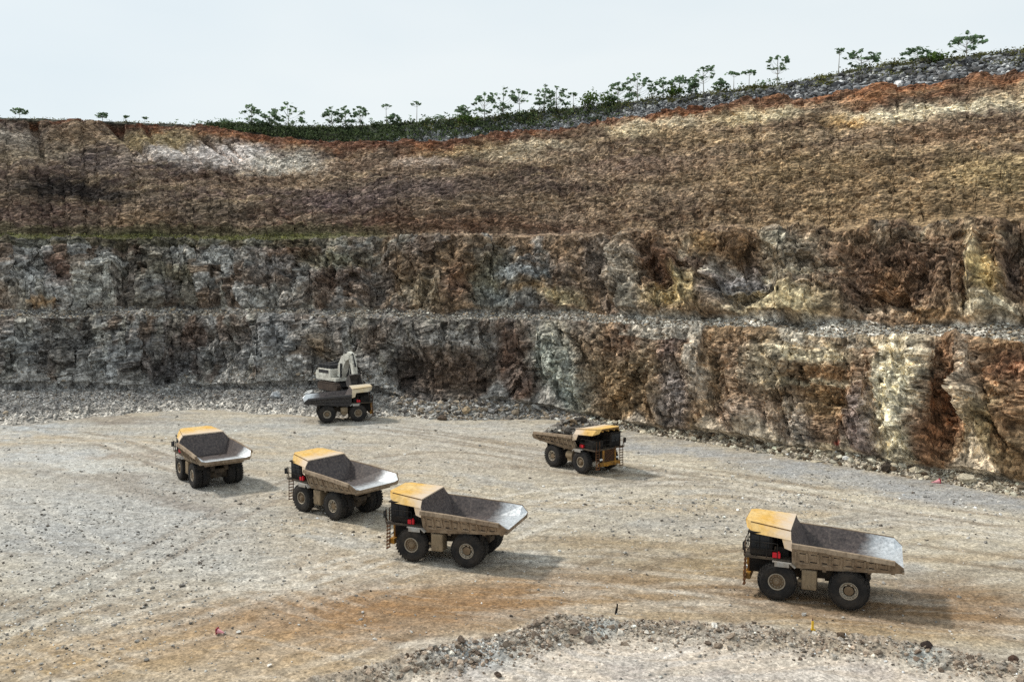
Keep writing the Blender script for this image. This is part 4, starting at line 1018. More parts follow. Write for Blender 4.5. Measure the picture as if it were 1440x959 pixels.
for ch in trucks[4].children:              # the truck under the shovel has darker sides
    if ch.name.startswith('dump_body'):
        ch.data = ch.data.copy(); ch.data.materials[0] = m_side_dark; ch['label'] = 'dark charcoal dump body'
    if ch.name.startswith('canopy'):
        ch.data = ch.data.copy(); ch.data.materials[0] = paint_mat('pale_dusty_canopy', lin(196, 174, 132), dust=lin(196, 186, 170), amount=.6, rough=.6, scale=.5); ch['label'] = 'pale dust-covered canopy'
# ------------------------------------------------------------------ loose stone
def ico(sub):
    bm = bmesh.new(); bmesh.ops.create_icosphere(bm, subdivisions=sub, radius=1)
    V = np.array([v.co[:] for v in bm.verts]); F = np.array([[v.index for v in f.verts] for f in bm.faces]); bm.free(); return V, F
ICO1, ICO2 = ico(1), ico(2)
def rock_cloud(name, P, size, cols, tmpl=ICO1, rough=.28, flat=.7, sink=.25):
    n = len(P); V, F = tmpl; nv = len(V)
    size = np.broadcast_to(size, (n,))
    q = rng.normal(size=(n, 4)); q /= np.linalg.norm(q, axis=1, keepdims=True)
    w, x, y, z = q.T
    M = np.stack([1 - 2 * (y * y + z * z), 2 * (x * y - z * w), 2 * (x * z + y * w), 2 * (x * y + z * w), 1 - 2 * (x * x + z * z), 2 * (y * z - x * w), 2 * (x * z - y * w), 2 * (y * z + x * w), 1 - 2 * (x * x + y * y)], -1).reshape(n, 3, 3)
    sc = rng.uniform(.55, 1.15, (n, 1, 3))
    A = V[None] * (1 + rough * rng.normal(size=(n, nv, 1)).clip(-1.6, 1.6)) * sc
    A = np.einsum('nij,nvj->nvi', M, A) * size[:, None, None]
    A[..., 2] *= flat
    A += P[:, None, :]; A[..., 2] += (size * flat * (1 - 2 * sink))[:, None] * .5
    Fa = (F[None] + (np.arange(n) * nv)[:, None, None]).reshape(-1, 3)
    C = np.repeat(cols, nv, axis=0)
    return np_mesh(name, A.reshape(-1, 3), [Fa], m_stone, C)
m_stone = rock_mat('broken_stone', speck=((.25, .6), (.5, 1.0), (.75, 1.45)), s1=1.6, s2=6.0, bump=.12, bscale=4)
def pal(n, cs, w, var=.3):
    cs = np.array(cs); k = rng.choice(len(cs), n, p=np.array(w) / sum(w))
    return np.clip(cs[k] * np.exp(rng.normal(0, var, (n, 1))), .015, .8)
GP = [lin(148, 146, 142), lin(126, 123, 119), lin(166, 164, 159), lin(98, 92, 86), lin(134, 122, 106)]
# rubble on the talus at the foot of the wall
def talus_pts(n, x0, x1, t0, t1, pw=1.0):
    px = rng.uniform(x0, x1, n); t = t0 + (t1 - t0) * rng.uniform(0, 1, n) ** pw
    return px, face_point(px, 0, t)
parts = []
px, P = talus_pts(26000, -60, 560, .12, 1.0, .8); parts.append((P, np.exp(rng.normal(-2.75, .6, len(P))), pal(len(P), GP, [4, 4, 2, 3, 1])))
px, P = talus_pts(4500, 560, 830, .05, 1.0); parts.append((P, np.exp(rng.normal(-2.1, .7, len(P))), pal(len(P), GP, [3, 2, 2, 2, 4])))
px, P = talus_pts(7000, 830, 1500, .02, 1.0); parts.append((P, np.exp(rng.normal(-2.5, .7, len(P))), pal(len(P), [lin(170, 160, 140), lin(120, 108, 92), lin(196, 190, 172), lin(92, 78, 62)], [3, 3, 2, 2])))
px = rng.uniform(-60, 640, 9000); tq_ = rng.uniform(0, 1, 9000) ** 1.5 * .42; ci = np.clip(np.interp(px, CX, np.arange(NC)).astype(int), 0, NC - 1); i1 = np.where(zone == 1)[0]
kk = fan[(i1[0] + tq_ * (len(i1) - 1)).astype(int), ci] > .15
P = face_point(px[kk], 1, tq_[kk]); parts.append((P, np.exp(rng.normal(-2.5, .55, len(P))), pal(len(P), GP, [4, 3, 2, 2, 2])))
P = np.concatenate([p[0] for p in parts]); Sz = np.concatenate([p[1] for p in parts]).clip(.05, .6); C = np.concatenate([p[2] for p in parts])
o = link('rubble', rock_cloud('rubble', P, Sz, C)); tag(o, 'broken rock piled along the foot of the quarry face', kind='stuff')
# rubble on the middle bench
n = 10000; px = np.where(rng.uniform(0, 1, n) < .3, rng.uniform(-60, 620, n), rng.uniform(560, 1500, n)); P = face_point(px, 2, rng.uniform(.0, 1, n))
Sz = np.exp(rng.normal(-2.15, .45, n)).clip(.06, .6)
o = link('rubble', rock_cloud('bench_rubble', P, Sz, pal(n, [lin(160, 156, 146), lin(122, 114, 104), lin(186, 182, 170), lin(88, 80, 70), lin(144, 128, 106)], [4, 3, 2, 2, 3]))); tag(o, 'grey broken stone strewn along the middle bench', kind='stuff')
# dumped waste rock above the rim
n = 15000; px = 560 + 900 * rng.uniform(0, 1, n) ** .75; P = face_point(px, 6, rng.uniform(0, .92, n))
Sz = np.exp(rng.normal(-1.6, .5, n)).clip(.1, .8) * np.interp(px, [560, 900, 1200], [.6, .8, 1.15])
o = link('rubble', rock_cloud('waste_rock', P, Sz, pal(n, [lin(132, 133, 135), lin(102, 102, 103), lin(172, 172, 171), lin(68, 67, 66)], [4, 4, 2, 4]), sink=.1)); tag(o, 'grey waste rock tipped along the rim above the orange soil', kind='stuff')
# gravel scattered over the floor, thicker in the stony patches
def floor_pts(n, dens):
    out = []
    while sum(len(q_) for q_ in out) < n:
        px = rng.uniform(-80, 1520, n * 2); py = 585 + 400 * rng.uniform(0, 1, n * 2) ** .85
        k = rng.uniform(0, 1, n * 2) < dens(px, py)
        out.append(np.stack([px[k], py[k]], -1))
    return np.concatenate(out)[:n]
def pd(px, py):
    d = (.05 + .09 * (py < 760)) + .8 * np.exp(-((px - 160) / 230) ** 2 - ((py - 745) / 70) ** 2) + .8 * np.exp(-((px - 1250 + 0) / 260) ** 2 - ((py - (675 + .15 * (px - 1200))) / 14) ** 2) + .6 * np.exp(-((px - 1000) / 150) ** 2 - ((py - 720) / 30) ** 2) + .5 * np.exp(-((px - 60) / 200) ** 2 - ((py - 860) / 60) ** 2) + .5 * np.exp(-((px - 1150) / 250) ** 2 - ((py - 700) / 14) ** 2)
    d = d * (.5 + .8 * np.clip(pn(px * .02, py * .05, 301) + .4, 0, 1))
    return np.clip(d, 0, 1)
fp = floor_pts(9500, pd)
v = -(fp[:, 1] - H_PX / 2) / F_PX; u = (fp[:, 0] - W_PX / 2) / F_PX; tq = CAM_Z / (SP - v * CP)
X, Y = u * tq, (CP + v * SP) * tq
lim = np.interp(X / Y, CA, d_tal) - .5
k = Y < lim; X, Y = X[k], Y[k]
Z = floor_height(X, Y, True)
Sz = np.exp(rng.normal(-3.0, .55, len(X))).clip(.025, .18) * np.interp(Y, [40, 140], [.85, 1.7])
o = link('gravel', rock_cloud('gravel', np.stack([X, Y, Z], -1), Sz, pal(len(X), [lin(140, 136, 130), lin(168, 164, 158), lin(104, 96, 88), lin(204, 200, 192)], [4, 4, 2, 3]))); tag(o, 'loose gravel scattered over the pit floor', kind='stuff')
# stones of the berm in the foreground
n = 15000
L = np.concatenate([[0], np.cumsum(np.hypot(*np.diff(berm, axis=0).T))])
s_ = rng.uniform(0, L[-1], n); bx = np.interp(s_, L, berm[:, 0]); by = np.interp(s_, L, berm[:, 1])
off = rng.normal(-.5, .75, n) - .9 * rng.exponential(.5, n)
X = bx + rng.normal(0, .2, n); Y = by + off
Z = floor_height(X, Y, True)
dens = smooth(.4, 1.8, np.interp(s_, L, np.arange(len(L)))) * (.4 + .6 * np.clip(.5 + 1.4 * pn(s_ * .45, 0 * s_, 310), 0, 1)) *(.5 + .5 * np.exp(-((np.interp(s_, L, np.arange(len(L))) - 3.6) / 1.8) ** 2))
k = rng.uniform(0, 1, n) < dens
Sz = np.exp(rng.normal(-3.0, .65, n)).clip(.02, .30)
o = link('rubble', rock_cloud('berm_rubble', np.stack([X, Y, Z], -1)[k], Sz[k], pal(int(k.sum()), [lin(148, 132, 116), lin(166, 156, 144), lin(104, 90, 78), lin(190, 182, 170)], [4, 3, 2, 2]))); tag(o, 'small stones along the dirt berm at the bottom', kind='stuff')
# single boulders one can point at
B = [(1303, 931, .40, 'dark blackish boulder sitting on the berm beside a grey patch of clay', lin(52, 42, 38)),
     (1424, 948, .40, 'dark brown boulder on the berm, right of the blackish one', lin(74, 56, 46)),
     (1182, 919, .34, 'flat dark stone half buried in the berm below the yellow stake', lin(84, 70, 56)),
     (1004, 904, .26, 'pale white stone on the crest of the berm, short of the yellow stake', lin(220, 214, 204)),
     (829, 913, .30, 'grey stone next to the pale clay patch on the berm', lin(110, 100, 92)),
     (700, 958, .26, 'dark stone on pale ground below the berm, near the bottom edge', lin(80, 68, 58)),
     (622, 590, .95, 'upright brown slab of rock in the rubble heap right of the excavator', lin(86, 74, 64)),
     (655, 586, .8, 'tan boulder on the rubble heap right of the excavator', lin(160, 142, 116)),
     (690, 584, .8, 'grey boulder at the right end of the central rubble heap', lin(140, 138, 136)),
     (1254, 655, .8, 'dark boulder lying at the foot of the cream striped rock', lin(70, 62, 54)),
     (1370, 660, .9, 'big pale block lodged in the talus below the rust coloured rock', lin(186, 176, 156)),
     (432, 560, .8, 'whitish boulder on the rubble slope left of the excavator tracks', lin(196, 196, 194)),
     (385, 556, .9, 'pale grey boulder high on the rubble slope, left of the whitish one', lin(168, 170, 172))]
for (px, py, sz, lab, c) in B:
    p = ground_at(px, py)
    lim = float(np.interp(p[0] / p[1], CA, d_tal))
    if p[1] > lim:
        t = .35 if py > 575 else .55
        p = face_point(np.array([px * 1.0]), 0, t)[0]
    else: p[2] = float(floor_height(np.array([p[0]]), np.array([p[1]]))[0])
    me = rock_cloud('boulder', np.zeros((1, 3)), np.array([sz]), np.array([c]), ICO2, rough=.16, flat=.8, sink=.1)
    o = link('boulder', me); o.location = p; tag(o, lab, 'boulder', 'boulders on the pit floor and berm')
# ------------------------------------------------------------------ plants along the rim
def leaf_mat(name, c1, c2):
    m, nt, b = new_mat(name)
    tc = N(nt, 'ShaderNodeTexCoord').outputs['Object']
    n1 = noise_node(nt, tc, .9, 3, .6)
    base = N(nt, 'ShaderNodeVertexColor', layer_name='Col').outputs['Color']
    r = ramp(nt, n1.outputs['Fac'], [(.3, c1), (.7, c2)])
    nt.links.new(mixc(nt, r.outputs['Color'], base, 1.0, 'MULTIPLY'), b.inputs['Base Color'])
    b.inputs['Roughness'].default_value = .7
    tr = N(nt, 'ShaderNodeBsdfTranslucent'); ms = N(nt, 'ShaderNodeMixShader'); ms.inputs[0].default_value = .38
    nt.links.new(b.inputs['Base Color'].links[0].from_socket, tr.inputs['Color'])
    nt.links.new(b.outputs[0], ms.inputs[1]); nt.links.new(tr.outputs[0], ms.inputs[2])
    nt.links.new(ms.outputs[0], nt.nodes['Material Output'].inputs['Surface'])
    return m
m_leaf = leaf_mat('cecropia_leaf', lin(84, 108, 80), lin(128, 148, 118))
m_bush = leaf_mat('bush_leaf', lin(54, 76, 34), lin(96, 118, 52))
m_dark = leaf_mat('undergrowth_leaf', lin(52, 64, 46), lin(90, 102, 66))
m_grass = leaf_mat('dry_grass_blade', lin(80, 84, 48), lin(118, 116, 72))
m_bark = paint_mat('pale_bark', lin(160, 156, 146), dust=lin(96, 90, 80), amount=.4, rough=.9)
def leaf_quads(P, size, flat=.5, k=6):
    """a fan-shaped leaf (six-sided, slightly cupped) at each point"""
    n = len(P); size = np.broadcast_to(size, (n,))
    nz = rng.normal(size=(n, 3)); nz[:, 2] = np.abs(nz[:, 2]) + flat * 2; nz /= np.linalg.norm(nz, axis=1, keepdims=True)
    a = np.cross(nz, rng.normal(size=(n, 3))); a /= np.linalg.norm(a, axis=1, keepdims=True); b = np.cross(nz, a)
    th = np.arange(k) * 2 * np.pi / k
    rr = rng.uniform(.7, 1.15, (n, k))
    V = P[:, None] + (a[:, None] * np.cos(th)[None, :, None] + b[:, None] * np.sin(th)[None, :, None]) * (rr * size[:, None])[..., None] - nz[:, None] * (size * .25)[:, None, None] * (rr > .9)[..., None]
    F = (np.arange(k)[None] + (np.arange(n) * k)[:, None])
    C = np.repeat(np.exp(rng.normal(0, .28, (n, 1))) * np.ones((1, 3)), k, axis=0)
    return V.reshape(-1, 3), F, C
def make_tree(name, base, h, wdt, style, seed, label, group):
    r = np.random.default_rng(seed)
    root = empty(name, base)
    b = MB(); tips = []
    lean = r.uniform(-.06, .06) * h
    rad = .045 + .010 * h
    pts = [Vector((lean * t, 0, h * .9 * t - .3 * (t == 0))) for t in (0, .35, .7, 1)]
    for q in range(3): b.tube(pts[q], pts[q + 1], rad * (1 - .25 * q), rad * (1 - .25 * (q + 1)), 7)
    top = Vector((lean, 0, h * .9))
    nl, lo, cy, cz, cx_ = {'slender': (4, .78, .90, .10, .42), 'parasol': (14, .42, .72, .26, .55), 'open': (23, .15, .56, .40, .56)}[style]
    tips.append((top, .8))
    for i in range(nl):
        a = i * 2.4 + r.uniform(-.6, .6)
        q = math.sqrt(r.uniform(.08, 1)); v_ = r.uniform(-1, 1)
        dome = math.sqrt(max(0, 1 - q * q))
        e = Vector((math.cos(a) * q * wdt * cx_, math.sin(a) * q * wdt * cx_, h * (cy + cz * (dome * (.4 + .6 * abs(v_)) * (1 if v_ > -.4 else -.8) - .25 * q))))
        t = max(lo, min(.95, e.z / (h * .9) - .22 - .15 * q))
        p = Vector((lean * t, 0, h * .9 * t))
        mid = p.lerp(e, .55) + Vector((0, 0, -.05 * h * q))
        b.tube(p, mid, rad * .30, rad * .2, 5); b.tube(mid, e, rad * .2, rad * .1, 5)
        tips.append((e, r.uniform(.4, 1.0)))
    b.build('trunk', m_bark, root)
    P = []; S_ = []
    cs = .26 + .05 * wdt
    for e, k in tips:
        n = int(11 * k) + 3
        q = r.normal(size=(n, 3)) * np.array([1, 1, .5]) * cs * .68 * k + np.array(e)
        P.append(q); S_.append(r.uniform(.18, .36, n) * (.8 + .05 * wdt))
    V, F, C = leaf_quads(np.concatenate(P), np.concatenate(S_))
    link('crown', np_mesh('crown', V, [F], m_leaf, C), root)
    tag(root, label, 'tree', group)
    return root
def rim_spot(px, back=.6):
    c = np.interp(px, CX, np.arange(NC)); i = int(c); f = c - i
    d = d_top[i] * (1 - f) + d_top[i + 1] * f + back; z = z_top[i] * (1 - f) + z_top[i + 1] * f
    return np.array([(px - 720) / F_PX * d, d, z])
# (photo abscissa, crest row, top row, crown width px, habit, label)
TREES = [
 (39, 166, 153, 18, 'parasol', 'small dark flat-topped tree alone at the far left end of the rim'),
 (153, 171, 159, 14, 'parasol', 'little round tree alone on the bare rim above the dark gullies'),
 (185, 172, 164, 8, 'slender', 'tiny sapling, first right of the little tree above the gullies'),
 (212, 174, 166, 8, 'slender', 'tiny sapling, second right of the little tree above the gullies, before the dark hedge begins'),
 (360, 178, 147, 24, 'open', 'bushy dark tree, leftmost of the trio where the green bank begins'),
 (384, 178, 157, 24, 'open', 'lowest tree of the trio where the green bank begins, squeezed between two taller ones'),
 (411, 179, 143, 40, 'open', 'broad tree, tallest of the trio where the green bank begins'),
 (471, 178, 150, 24, 'open', 'left tree of the wide see-through cluster in the dip of the rim'),
 (489, 178, 148, 26, 'open', 'middle tree of the wide see-through cluster in the dip of the rim'),
 (510, 178, 150, 24, 'open', 'right tree of the wide see-through cluster in the dip of the rim'),
 (546, 175, 147, 14, 'slender', 'slim bare-stemmed tree with a small tuft, beside a low round one'),
 (557, 175, 160, 14, 'open', 'low round tree touching the slim bare-stemmed one'),
 (588, 173, 143, 16, 'slender', 'slim tree standing alone between the bare-stemmed pair and the big clumps'),
 (653, 168, 148, 20, 'open', 'small tree just left of the biggest clump on the rim'),
 (682, 165, 130, 30, 'open', 'left tree of the biggest airy clump on the rim'),
 (707, 163, 122, 36, 'open', 'tall middle tree of the biggest airy clump on the rim'),
 (731, 161, 124, 26, 'parasol', 'right tree of the biggest airy clump on the rim, thin and upright'),
 (764, 158, 118, 24, 'open', 'ragged tree with a thin top, left neighbour of the one above the bright green bushes'),
 (782, 156, 121, 34, 'open', 'full tree rising out of the left end of the bright green bushes'),
 (804, 154, 130, 14, 'slender', 'small tree above the middle of the bright green bushes'),
 (866, 147, 115, 32, 'open', 'leafy tree right after the bright green bushes, left of the tallest dense one'),
 (894, 144, 103, 36, 'open', 'tall dense pyramid-shaped tree right after the bright green bushes'),
 (929, 139, 108, 26, 'open', 'loose airy tree, left one of the pair between the pyramid tree and the straight trunk'),
 (951, 136, 107, 24, 'parasol', 'loose airy tree, right one of the pair between the pyramid tree and the straight trunk'),
 (970, 133, 114, 14, 'open', 'short tree at the foot of the tree with the straight trunk'),
 (985, 131, 94, 32, 'parasol', 'tree with a straight visible trunk and one-sided crown where the grey rock bank thickens'),
 (1008, 129, 112, 18, 'open', 'short tree right of the straight-trunked one-sided tree'),
 (1026, 127, 102, 18, 'slender', 'left one of two slim twin trees on the grassy crest'),
 (1047, 124, 99, 18, 'slender', 'right one of two slim twin trees on the grassy crest'),
 (1086, 119, 78, 26, 'parasol', 'white-stemmed tree with a dense dark cap standing clear on the crest'),
 (1170, 103, 69, 14, 'slender', 'tall thin bare pole of a tree with a tiny tuft on top'),
 (1202, 97, 70, 40, 'open', 'wide spreading layered tree right of the thin pole-like tree'),
 (1278, 86, 67, 34, 'open', 'low domed tree above the grey rock bank, left of the tall open one'),
 (1346, 79, 45, 38, 'open', 'tallest open-crowned tree near the right end of the rim'),
 (1440, 70, 47, 16, 'open', 'tree cut off by the right edge of the photo'),
]
for i, (px, yb, yt, wpx, st_, lab) in enumerate(TREES):
    p = rim_spot(px, rng.uniform(-.4, .5))
    sc = math.hypot(p[0], p[1]) / F_PX / math.sqrt(1 + (p[0] / p[1]) ** 2)
    _, ypx = project(*p)
    h = max(1.2, (ypx - yt + 1.5) * sc); 
    make_tree('tree', tuple(p - np.array([0, 0, .15])), h, wpx * sc * 1.05, st_, 400 + i, lab, 'thin pioneer trees along the quarry rim')
# shrubs
def make_shrub(px, t, zoneid, w_, h_, mat, seed, label, n=260):
    p = face_point(np.array([float(px)]), zoneid, t)[0]
    r = np.random.default_rng(seed)
    q = []
    root = empty('shrub', tuple(p))
    b = MB()
    for k in range(9):
        a = r.uniform(0, 6.28); e = np.array([math.cos(a) * w_ * .35 * r.uniform(.2, 1), math.sin(a) * w_ * .3 * r.uniform(.2, 1), h_ * r.uniform(.45, .9)])
        b.tube((0, 0, -.2), tuple(e), .05, .015, 5)
        m = n // 9
        q.append(e + r.normal(size=(m, 3)) * np.array([w_ * .16, w_ * .16, h_ * .20]))
    b.build('stem', m_bark, root)
    q = np.concatenate(q); q = q[q[:, 2] > -.3]
    V, F, C = leaf_quads(q, r.uniform(.12, .26, len(q)), .2)
    link('foliage', np_mesh('foliage', V, [F], mat, C), root); tag(root, label, 'shrub', 'shrubs along the quarry rim')
for a in [(325, .3, 7, 3.4, 1.9, m_dark, 700, 'rounded blackish green shrub at the left end of the dark hedge on the rim'),
          (822, .75, 6, 4.5, 3.2, m_bush, 701, 'bright yellow-green shrub, left half of the pair below the full tree'),
          (835, .9, 6, 4.6, 2.9, m_bush, 706, 'bright yellow-green shrub, right half of the pair below the full tree'),
          (853, .85, 6, 3.2, 2.4, m_bush, 702, 'smaller bright green shrub at the foot of the leafy tree, right of the yellow-green pair'),
          (948, .95, 6, 3.0, 1.6, m_bush, 703, 'low light green shrub under the loose airy pair of trees'),
          (1306, .9, 6, 2.6, 1.6, m_bush, 704, 'low grey-green shrub right of the domed tree on the crest'),
          (660, .7, 6, 5.0, 2.0, m_bush, 705, 'wide green shrub below the small tree left of the biggest clump')]:
    make_shrub(*a)
# continuous undergrowth of the bank, and grass
def clumps(P, n, sr, sz, mat, name, label, flat=.1):
    m = len(P)
    q = (P[:, None] + rng.normal(size=(m, n, 3)) * np.array([sr, sr, sr * .55]) + np.array([0, 0, sr * .5])).reshape(-1, 3)
    V, F, C = leaf_quads(q, rng.uniform(sz * .6, sz * 1.3, len(q)), flat, 5)
    C = C * np.repeat(np.repeat(np.exp(rng.normal(0, .3, (m, 1))), n, axis=0), 5, axis=0)
    o = link(name, np_mesh(name, V, [F], mat, C)); tag(o, label, kind='stuff')
px = np.concatenate([rng.uniform(300, 640, 950), rng.uniform(640, 880, 560)]); 
t = rng.uniform(.1, 1, len(px))
k = (px < 560) | (rng.uniform(0, 1, len(px)) < np.interp(px, [560, 640, 760, 880], [.9, .65, .6, .35]) * (.4 + t))
P = face_point(px[k], 6, t[k])
clumps(P, 18, .55, .2, m_dark, 'undergrowth', 'dense dark green undergrowth covering the bank above the red soil')
px = rng.uniform(-60, 1500, 2600); t = rng.uniform(0, .25, len(px)); P = face_point(px, 7, t)
k = rng.uniform(0, 1, len(px)) < np.interp(px, [0, 250, 320, 900, 1440], [.35, .6, 1, 1, .9])
clumps(P[k], 12, .35, .13, m_grass, 'grass', 'rough grass and weeds along the crest of the rim')
px = rng.uniform(600, 1500, 1700); P = face_point(px, 6, 1 - rng.uniform(0, 1, len(px)) ** 1.6 * .5)
k = pn(px * .03, px * 0, 55) + .25 > rng.uniform(-.1, .7, len(px))
clumps(P[k], 14, .45, .15, m_grass, 'undergrowth', 'weeds growing through the top of the grey waste rock')
px = rng.uniform(-60, 480, 420); P = face_point(px, 4, rng.uniform(.0, 1, len(px)))
k = rng.uniform(0, 1, len(px)) < np.interp(px, [0, 330, 430, 480], [.55, 1, .7, .1])
clumps(P[k], 10, .4, .14, m_grass, 'grass', 'thin green growth along the upper bench')

px = rng.uniform(250, 1100, 130); P = face_point(px, 7, rng.uniform(0, .08, len(px)))
P = np.repeat(P, 3, axis=0) + np.stack([rng.normal(0, .25, 390), rng.normal(0, .25, 390), rng.uniform(.2, 1.5, 390)], -1)
clumps(P, 5, .22, .16, m_leaf, 'undergrowth', 'saplings and tall weeds poking up along the crest')
# ------------------------------------------------------------------ hydraulic excavator on the rubble heap
m_exc = paint_mat('white_excavator_paint', lin(234, 232, 220), dust=lin(150, 144, 134), amount=.5, rough=.6)
m_exdk = paint_mat('excavator_dark_parts', lin(44, 46, 50), dust=lin(92, 88, 84), amount=.35, rough=.8)
m_track = paint_mat('crawler_steel', lin(58, 50, 46), dust=lin(98, 84, 74), amount=.5, rough=.9)
m_bucket = paint_mat('bucket_steel', lin(70, 68, 68), dust=lin(120, 112, 104), amount=.4, rough=.7)
def make_excavator():
    root = empty('excavator')
    for s_ in (1, -1):
        b = MB()
        prof = [(-2.6, .55), (-2.45, .2), (-2.1, .02), (2.1, .02), (2.45, .2), (2.6, .55), (2.45, .9), (2.1, 1.08), (-2.1, 1.08), (-2.45, .9)]
        b.prism(prof, s_ * 1.75 - .34, s_ * 1.75 + .34)
        for k in range(22):
            x = -2.1 + 4.2 * k / 21
            b.box(x - .06, x + .06, s_ * 1.75 - .38, s_ * 1.75 + .38, 1.08, 1.14); b.box(x - .06, x + .06, s_ * 1.75 - .38, s_ * 1.75 + .38, -.04, .02)
        b.build('crawler_track', m_track, root)
    b = MB(); b.box(-1.2, 1.2, -1.5, 1.5, .4, .95); b.tube((0, 0, .95), (0, 0, 1.3), 1.1, n=24)
    b.build('undercarriage', m_exdk, root)
    b = MB()
    b.box(-3.3, 1.6, -1.65, 1.65, 1.3, 1.75, .05); b.box(-3.2, .2, -1.62, 1.62, 1.75, 3.0, .12)
    b.prism([(-3.75, 1.5), (-3.3, 1.3), (-3.2, 1.3), (-3.2, 2.7), (-3.6, 2.6), (-3.8, 2.2)], -1.6, 1.6)
    hs = b.build('house', m_exc, root)
    for s_ in (1, -1):
        b = MB(); b.box(-2.9, -.3, s_ * 1.63 - .012, s_ * 1.63 + .012, 2.35, 2.8)
        for i in range(6): b.box(-2.85 + i * .44, -2.6 + i * .44, s_ * 1.645 - .012, s_ * 1.645 + .012, 2.4, 2.75)
        b.build('vent', m_exdk, hs)
    b = MB(); b.box(-3.1, .1, -1.55, 1.55, 3.0, 3.6, .10); b.box(-2.2, -1.0, -1.0, .4, 3.5, 3.8, .05); b.tube((-2.6, .9, 3.4), (-2.6, .9, 4.1), .13, n=10)
    b.build('engine_cover', m_exdk, root)
    b = MB()
    for (x0, y0, x1, y1) in ((-3.2, -1.6, .1, -1.6), (-3.2, 1.6, .1, 1.6), (-3.2, -1.6, -3.2, 1.6)):
        for t in np.linspace(0, 1, 5): x = x0 + (x1 - x0) * t; y = y0 + (y1 - y0) * t; b.tube((x, y, 3.0), (x, y, 3.95), .025, n=5)
        for z in (3.5, 3.94): b.tube((x0, y0, z), (x1, y1, z), .025, n=5)
    b.build('handrail', m_exdk, root)
    b = MB(); b.prism([(.25, 1.75), (1.75, 1.75), (1.85, 2.6), (1.6, 3.75), (.25, 3.75)], .55, 1.62); b.box(.2, 1.7, .5, 1.66, 3.75, 3.85, .02)
    cab = b.build('cab', m_exc, root)
    b = MB(); b.plate([(1.785, .65, 2.1), (1.785, 1.52, 2.1), (1.87, 1.52, 2.62), (1.87, .65, 2.62)], .02); b.plate([(1.875, .65, 2.66), (1.875, 1.52, 2.66), (1.64, 1.52, 3.6), (1.64, .65, 3.6)], .02)
    b.box(.45, 1.5, 1.625, 1.64, 2.4, 3.55); b.box(.45, 1.5, .53, .545, 2.4, 3.55)
    b.build('window', m_glass, cab)
    # boom, stick and bucket lie in the plane y = -.2
    def arm(path, wds, hw):
        b = MB()
        for (p, q, a, c) in zip(path[:-1], path[1:], wds[:-1], wds[1:]):
            d = np.array(q) - np.array(p); n_ = np.array([-d[1], d[0]]) / np.linalg.norm(d)
            P = np.array(p); Q = np.array(q)
            b.prism([tuple(P + n_ * a), tuple(P - n_ * a), tuple(Q - n_ * c), tuple(Q + n_ * c)], -.2 - hw, -.2 + hw)
        return b
    arm([(1.0, 1.9), (1.4, 3.4), (2.3, 4.7), (3.5, 5.0)], [.45, .66, .58, .32], .5).build('boom', m_exc, root)
    arm([(2.9, 5.5), (3.5, 5.0), (4.0, 3.9), (4.25, 2.5)], [.22, .44, .36, .24], .34).build('stick', m_exc, root)
    b = MB()
    for s_ in (1, -1): b.tube((1.55, -.2 + s_ * .55, 1.9), (1.8, -.2 + s_ * .68, 3.9), .15, n=10)
    b.tube((1.8, -.2, 4.9), (2.9, -.2, 5.6), .16, n=10); b.tube((3.7, -.2, 5.4), (4.5, -.2, 3.6), .13, n=10)
    b.build('hydraulic_cylinder', m_exdk, root)
    b = MB(); b.prism([(4.25, 2.55), (3.85, 2.2), (3.45, 1.5), (3.65, .85), (4.20, .65), (4.90, .85), (4.80, .98), (4.25, .8), (3.80, .98), (3.65, 1.5), (4.05, 2.1), (4.45, 2.4)], -1.15, .75)
    for y in (-1.17, .69): b.prism([(4.25, 2.5), (3.85, 2.2), (3.45, 1.5), (3.65, .85), (4.20, .65), (4.90, .85)], y, y + .08)
    for i in range(5): b.box(4.8, 5.15, -1.05 + i * .42, -.9 + i * .42, .84, .98)
    b.build('bucket', m_bucket, root)
    tag(root, 'white hydraulic excavator standing on the rubble heap behind the dark truck', 'excavator')
    return root
ex = make_excavator()
ep = ground_at(474, 549, 3.3)
ex.location = (ep[0], ep[1] + 2.0, 3.3); ex.rotation_euler = (0, 0, R(-46)); ex.scale = (1.12, 1.12, 1.12)
# pad of packed rubble under the tracks: stones raked level
n = 700; a_ = rng.uniform(0, 6.28, n); r_ = 5.2 * np.sqrt(rng.uniform(0, 1, n))
PX_ = ex.location.x + r_ * np.cos(a_) * 1.15; PY_ = ex.location.y + r_ * np.sin(a_)
PZ_ = 3.15 - .5 * np.maximum(0, r_ - 3.4) - .2
# ------------------------------------------------------------------ load of the sixth truck
tk = trucks[5]
r = np.random.default_rng(91)
n = 520
lx = r.uniform(-4.2, 1.1, n); ly = r.uniform(-2.0, 2.0, n)
hz = 3.45 + 2.15 * np.clip(1 - ((lx + .9) / 3.3) ** 2, 0, 1) * np.clip(1 - (ly / 2.5) ** 2, 0, 1)
lz = 3.2 + (hz - 3.2) * r.uniform(.55, 1.0, n) ** .5
LP = np.stack([lx, ly, lz], -1)
me = rock_cloud('ore_load', LP, np.exp(r.normal(-1.2, .4, n)).clip(.16, .7), pal(n, [lin(120, 116, 110), lin(90, 84, 78), lin(160, 154, 144), lin(130, 112, 90)], [4, 4, 2, 2]), ICO1, sink=.2)
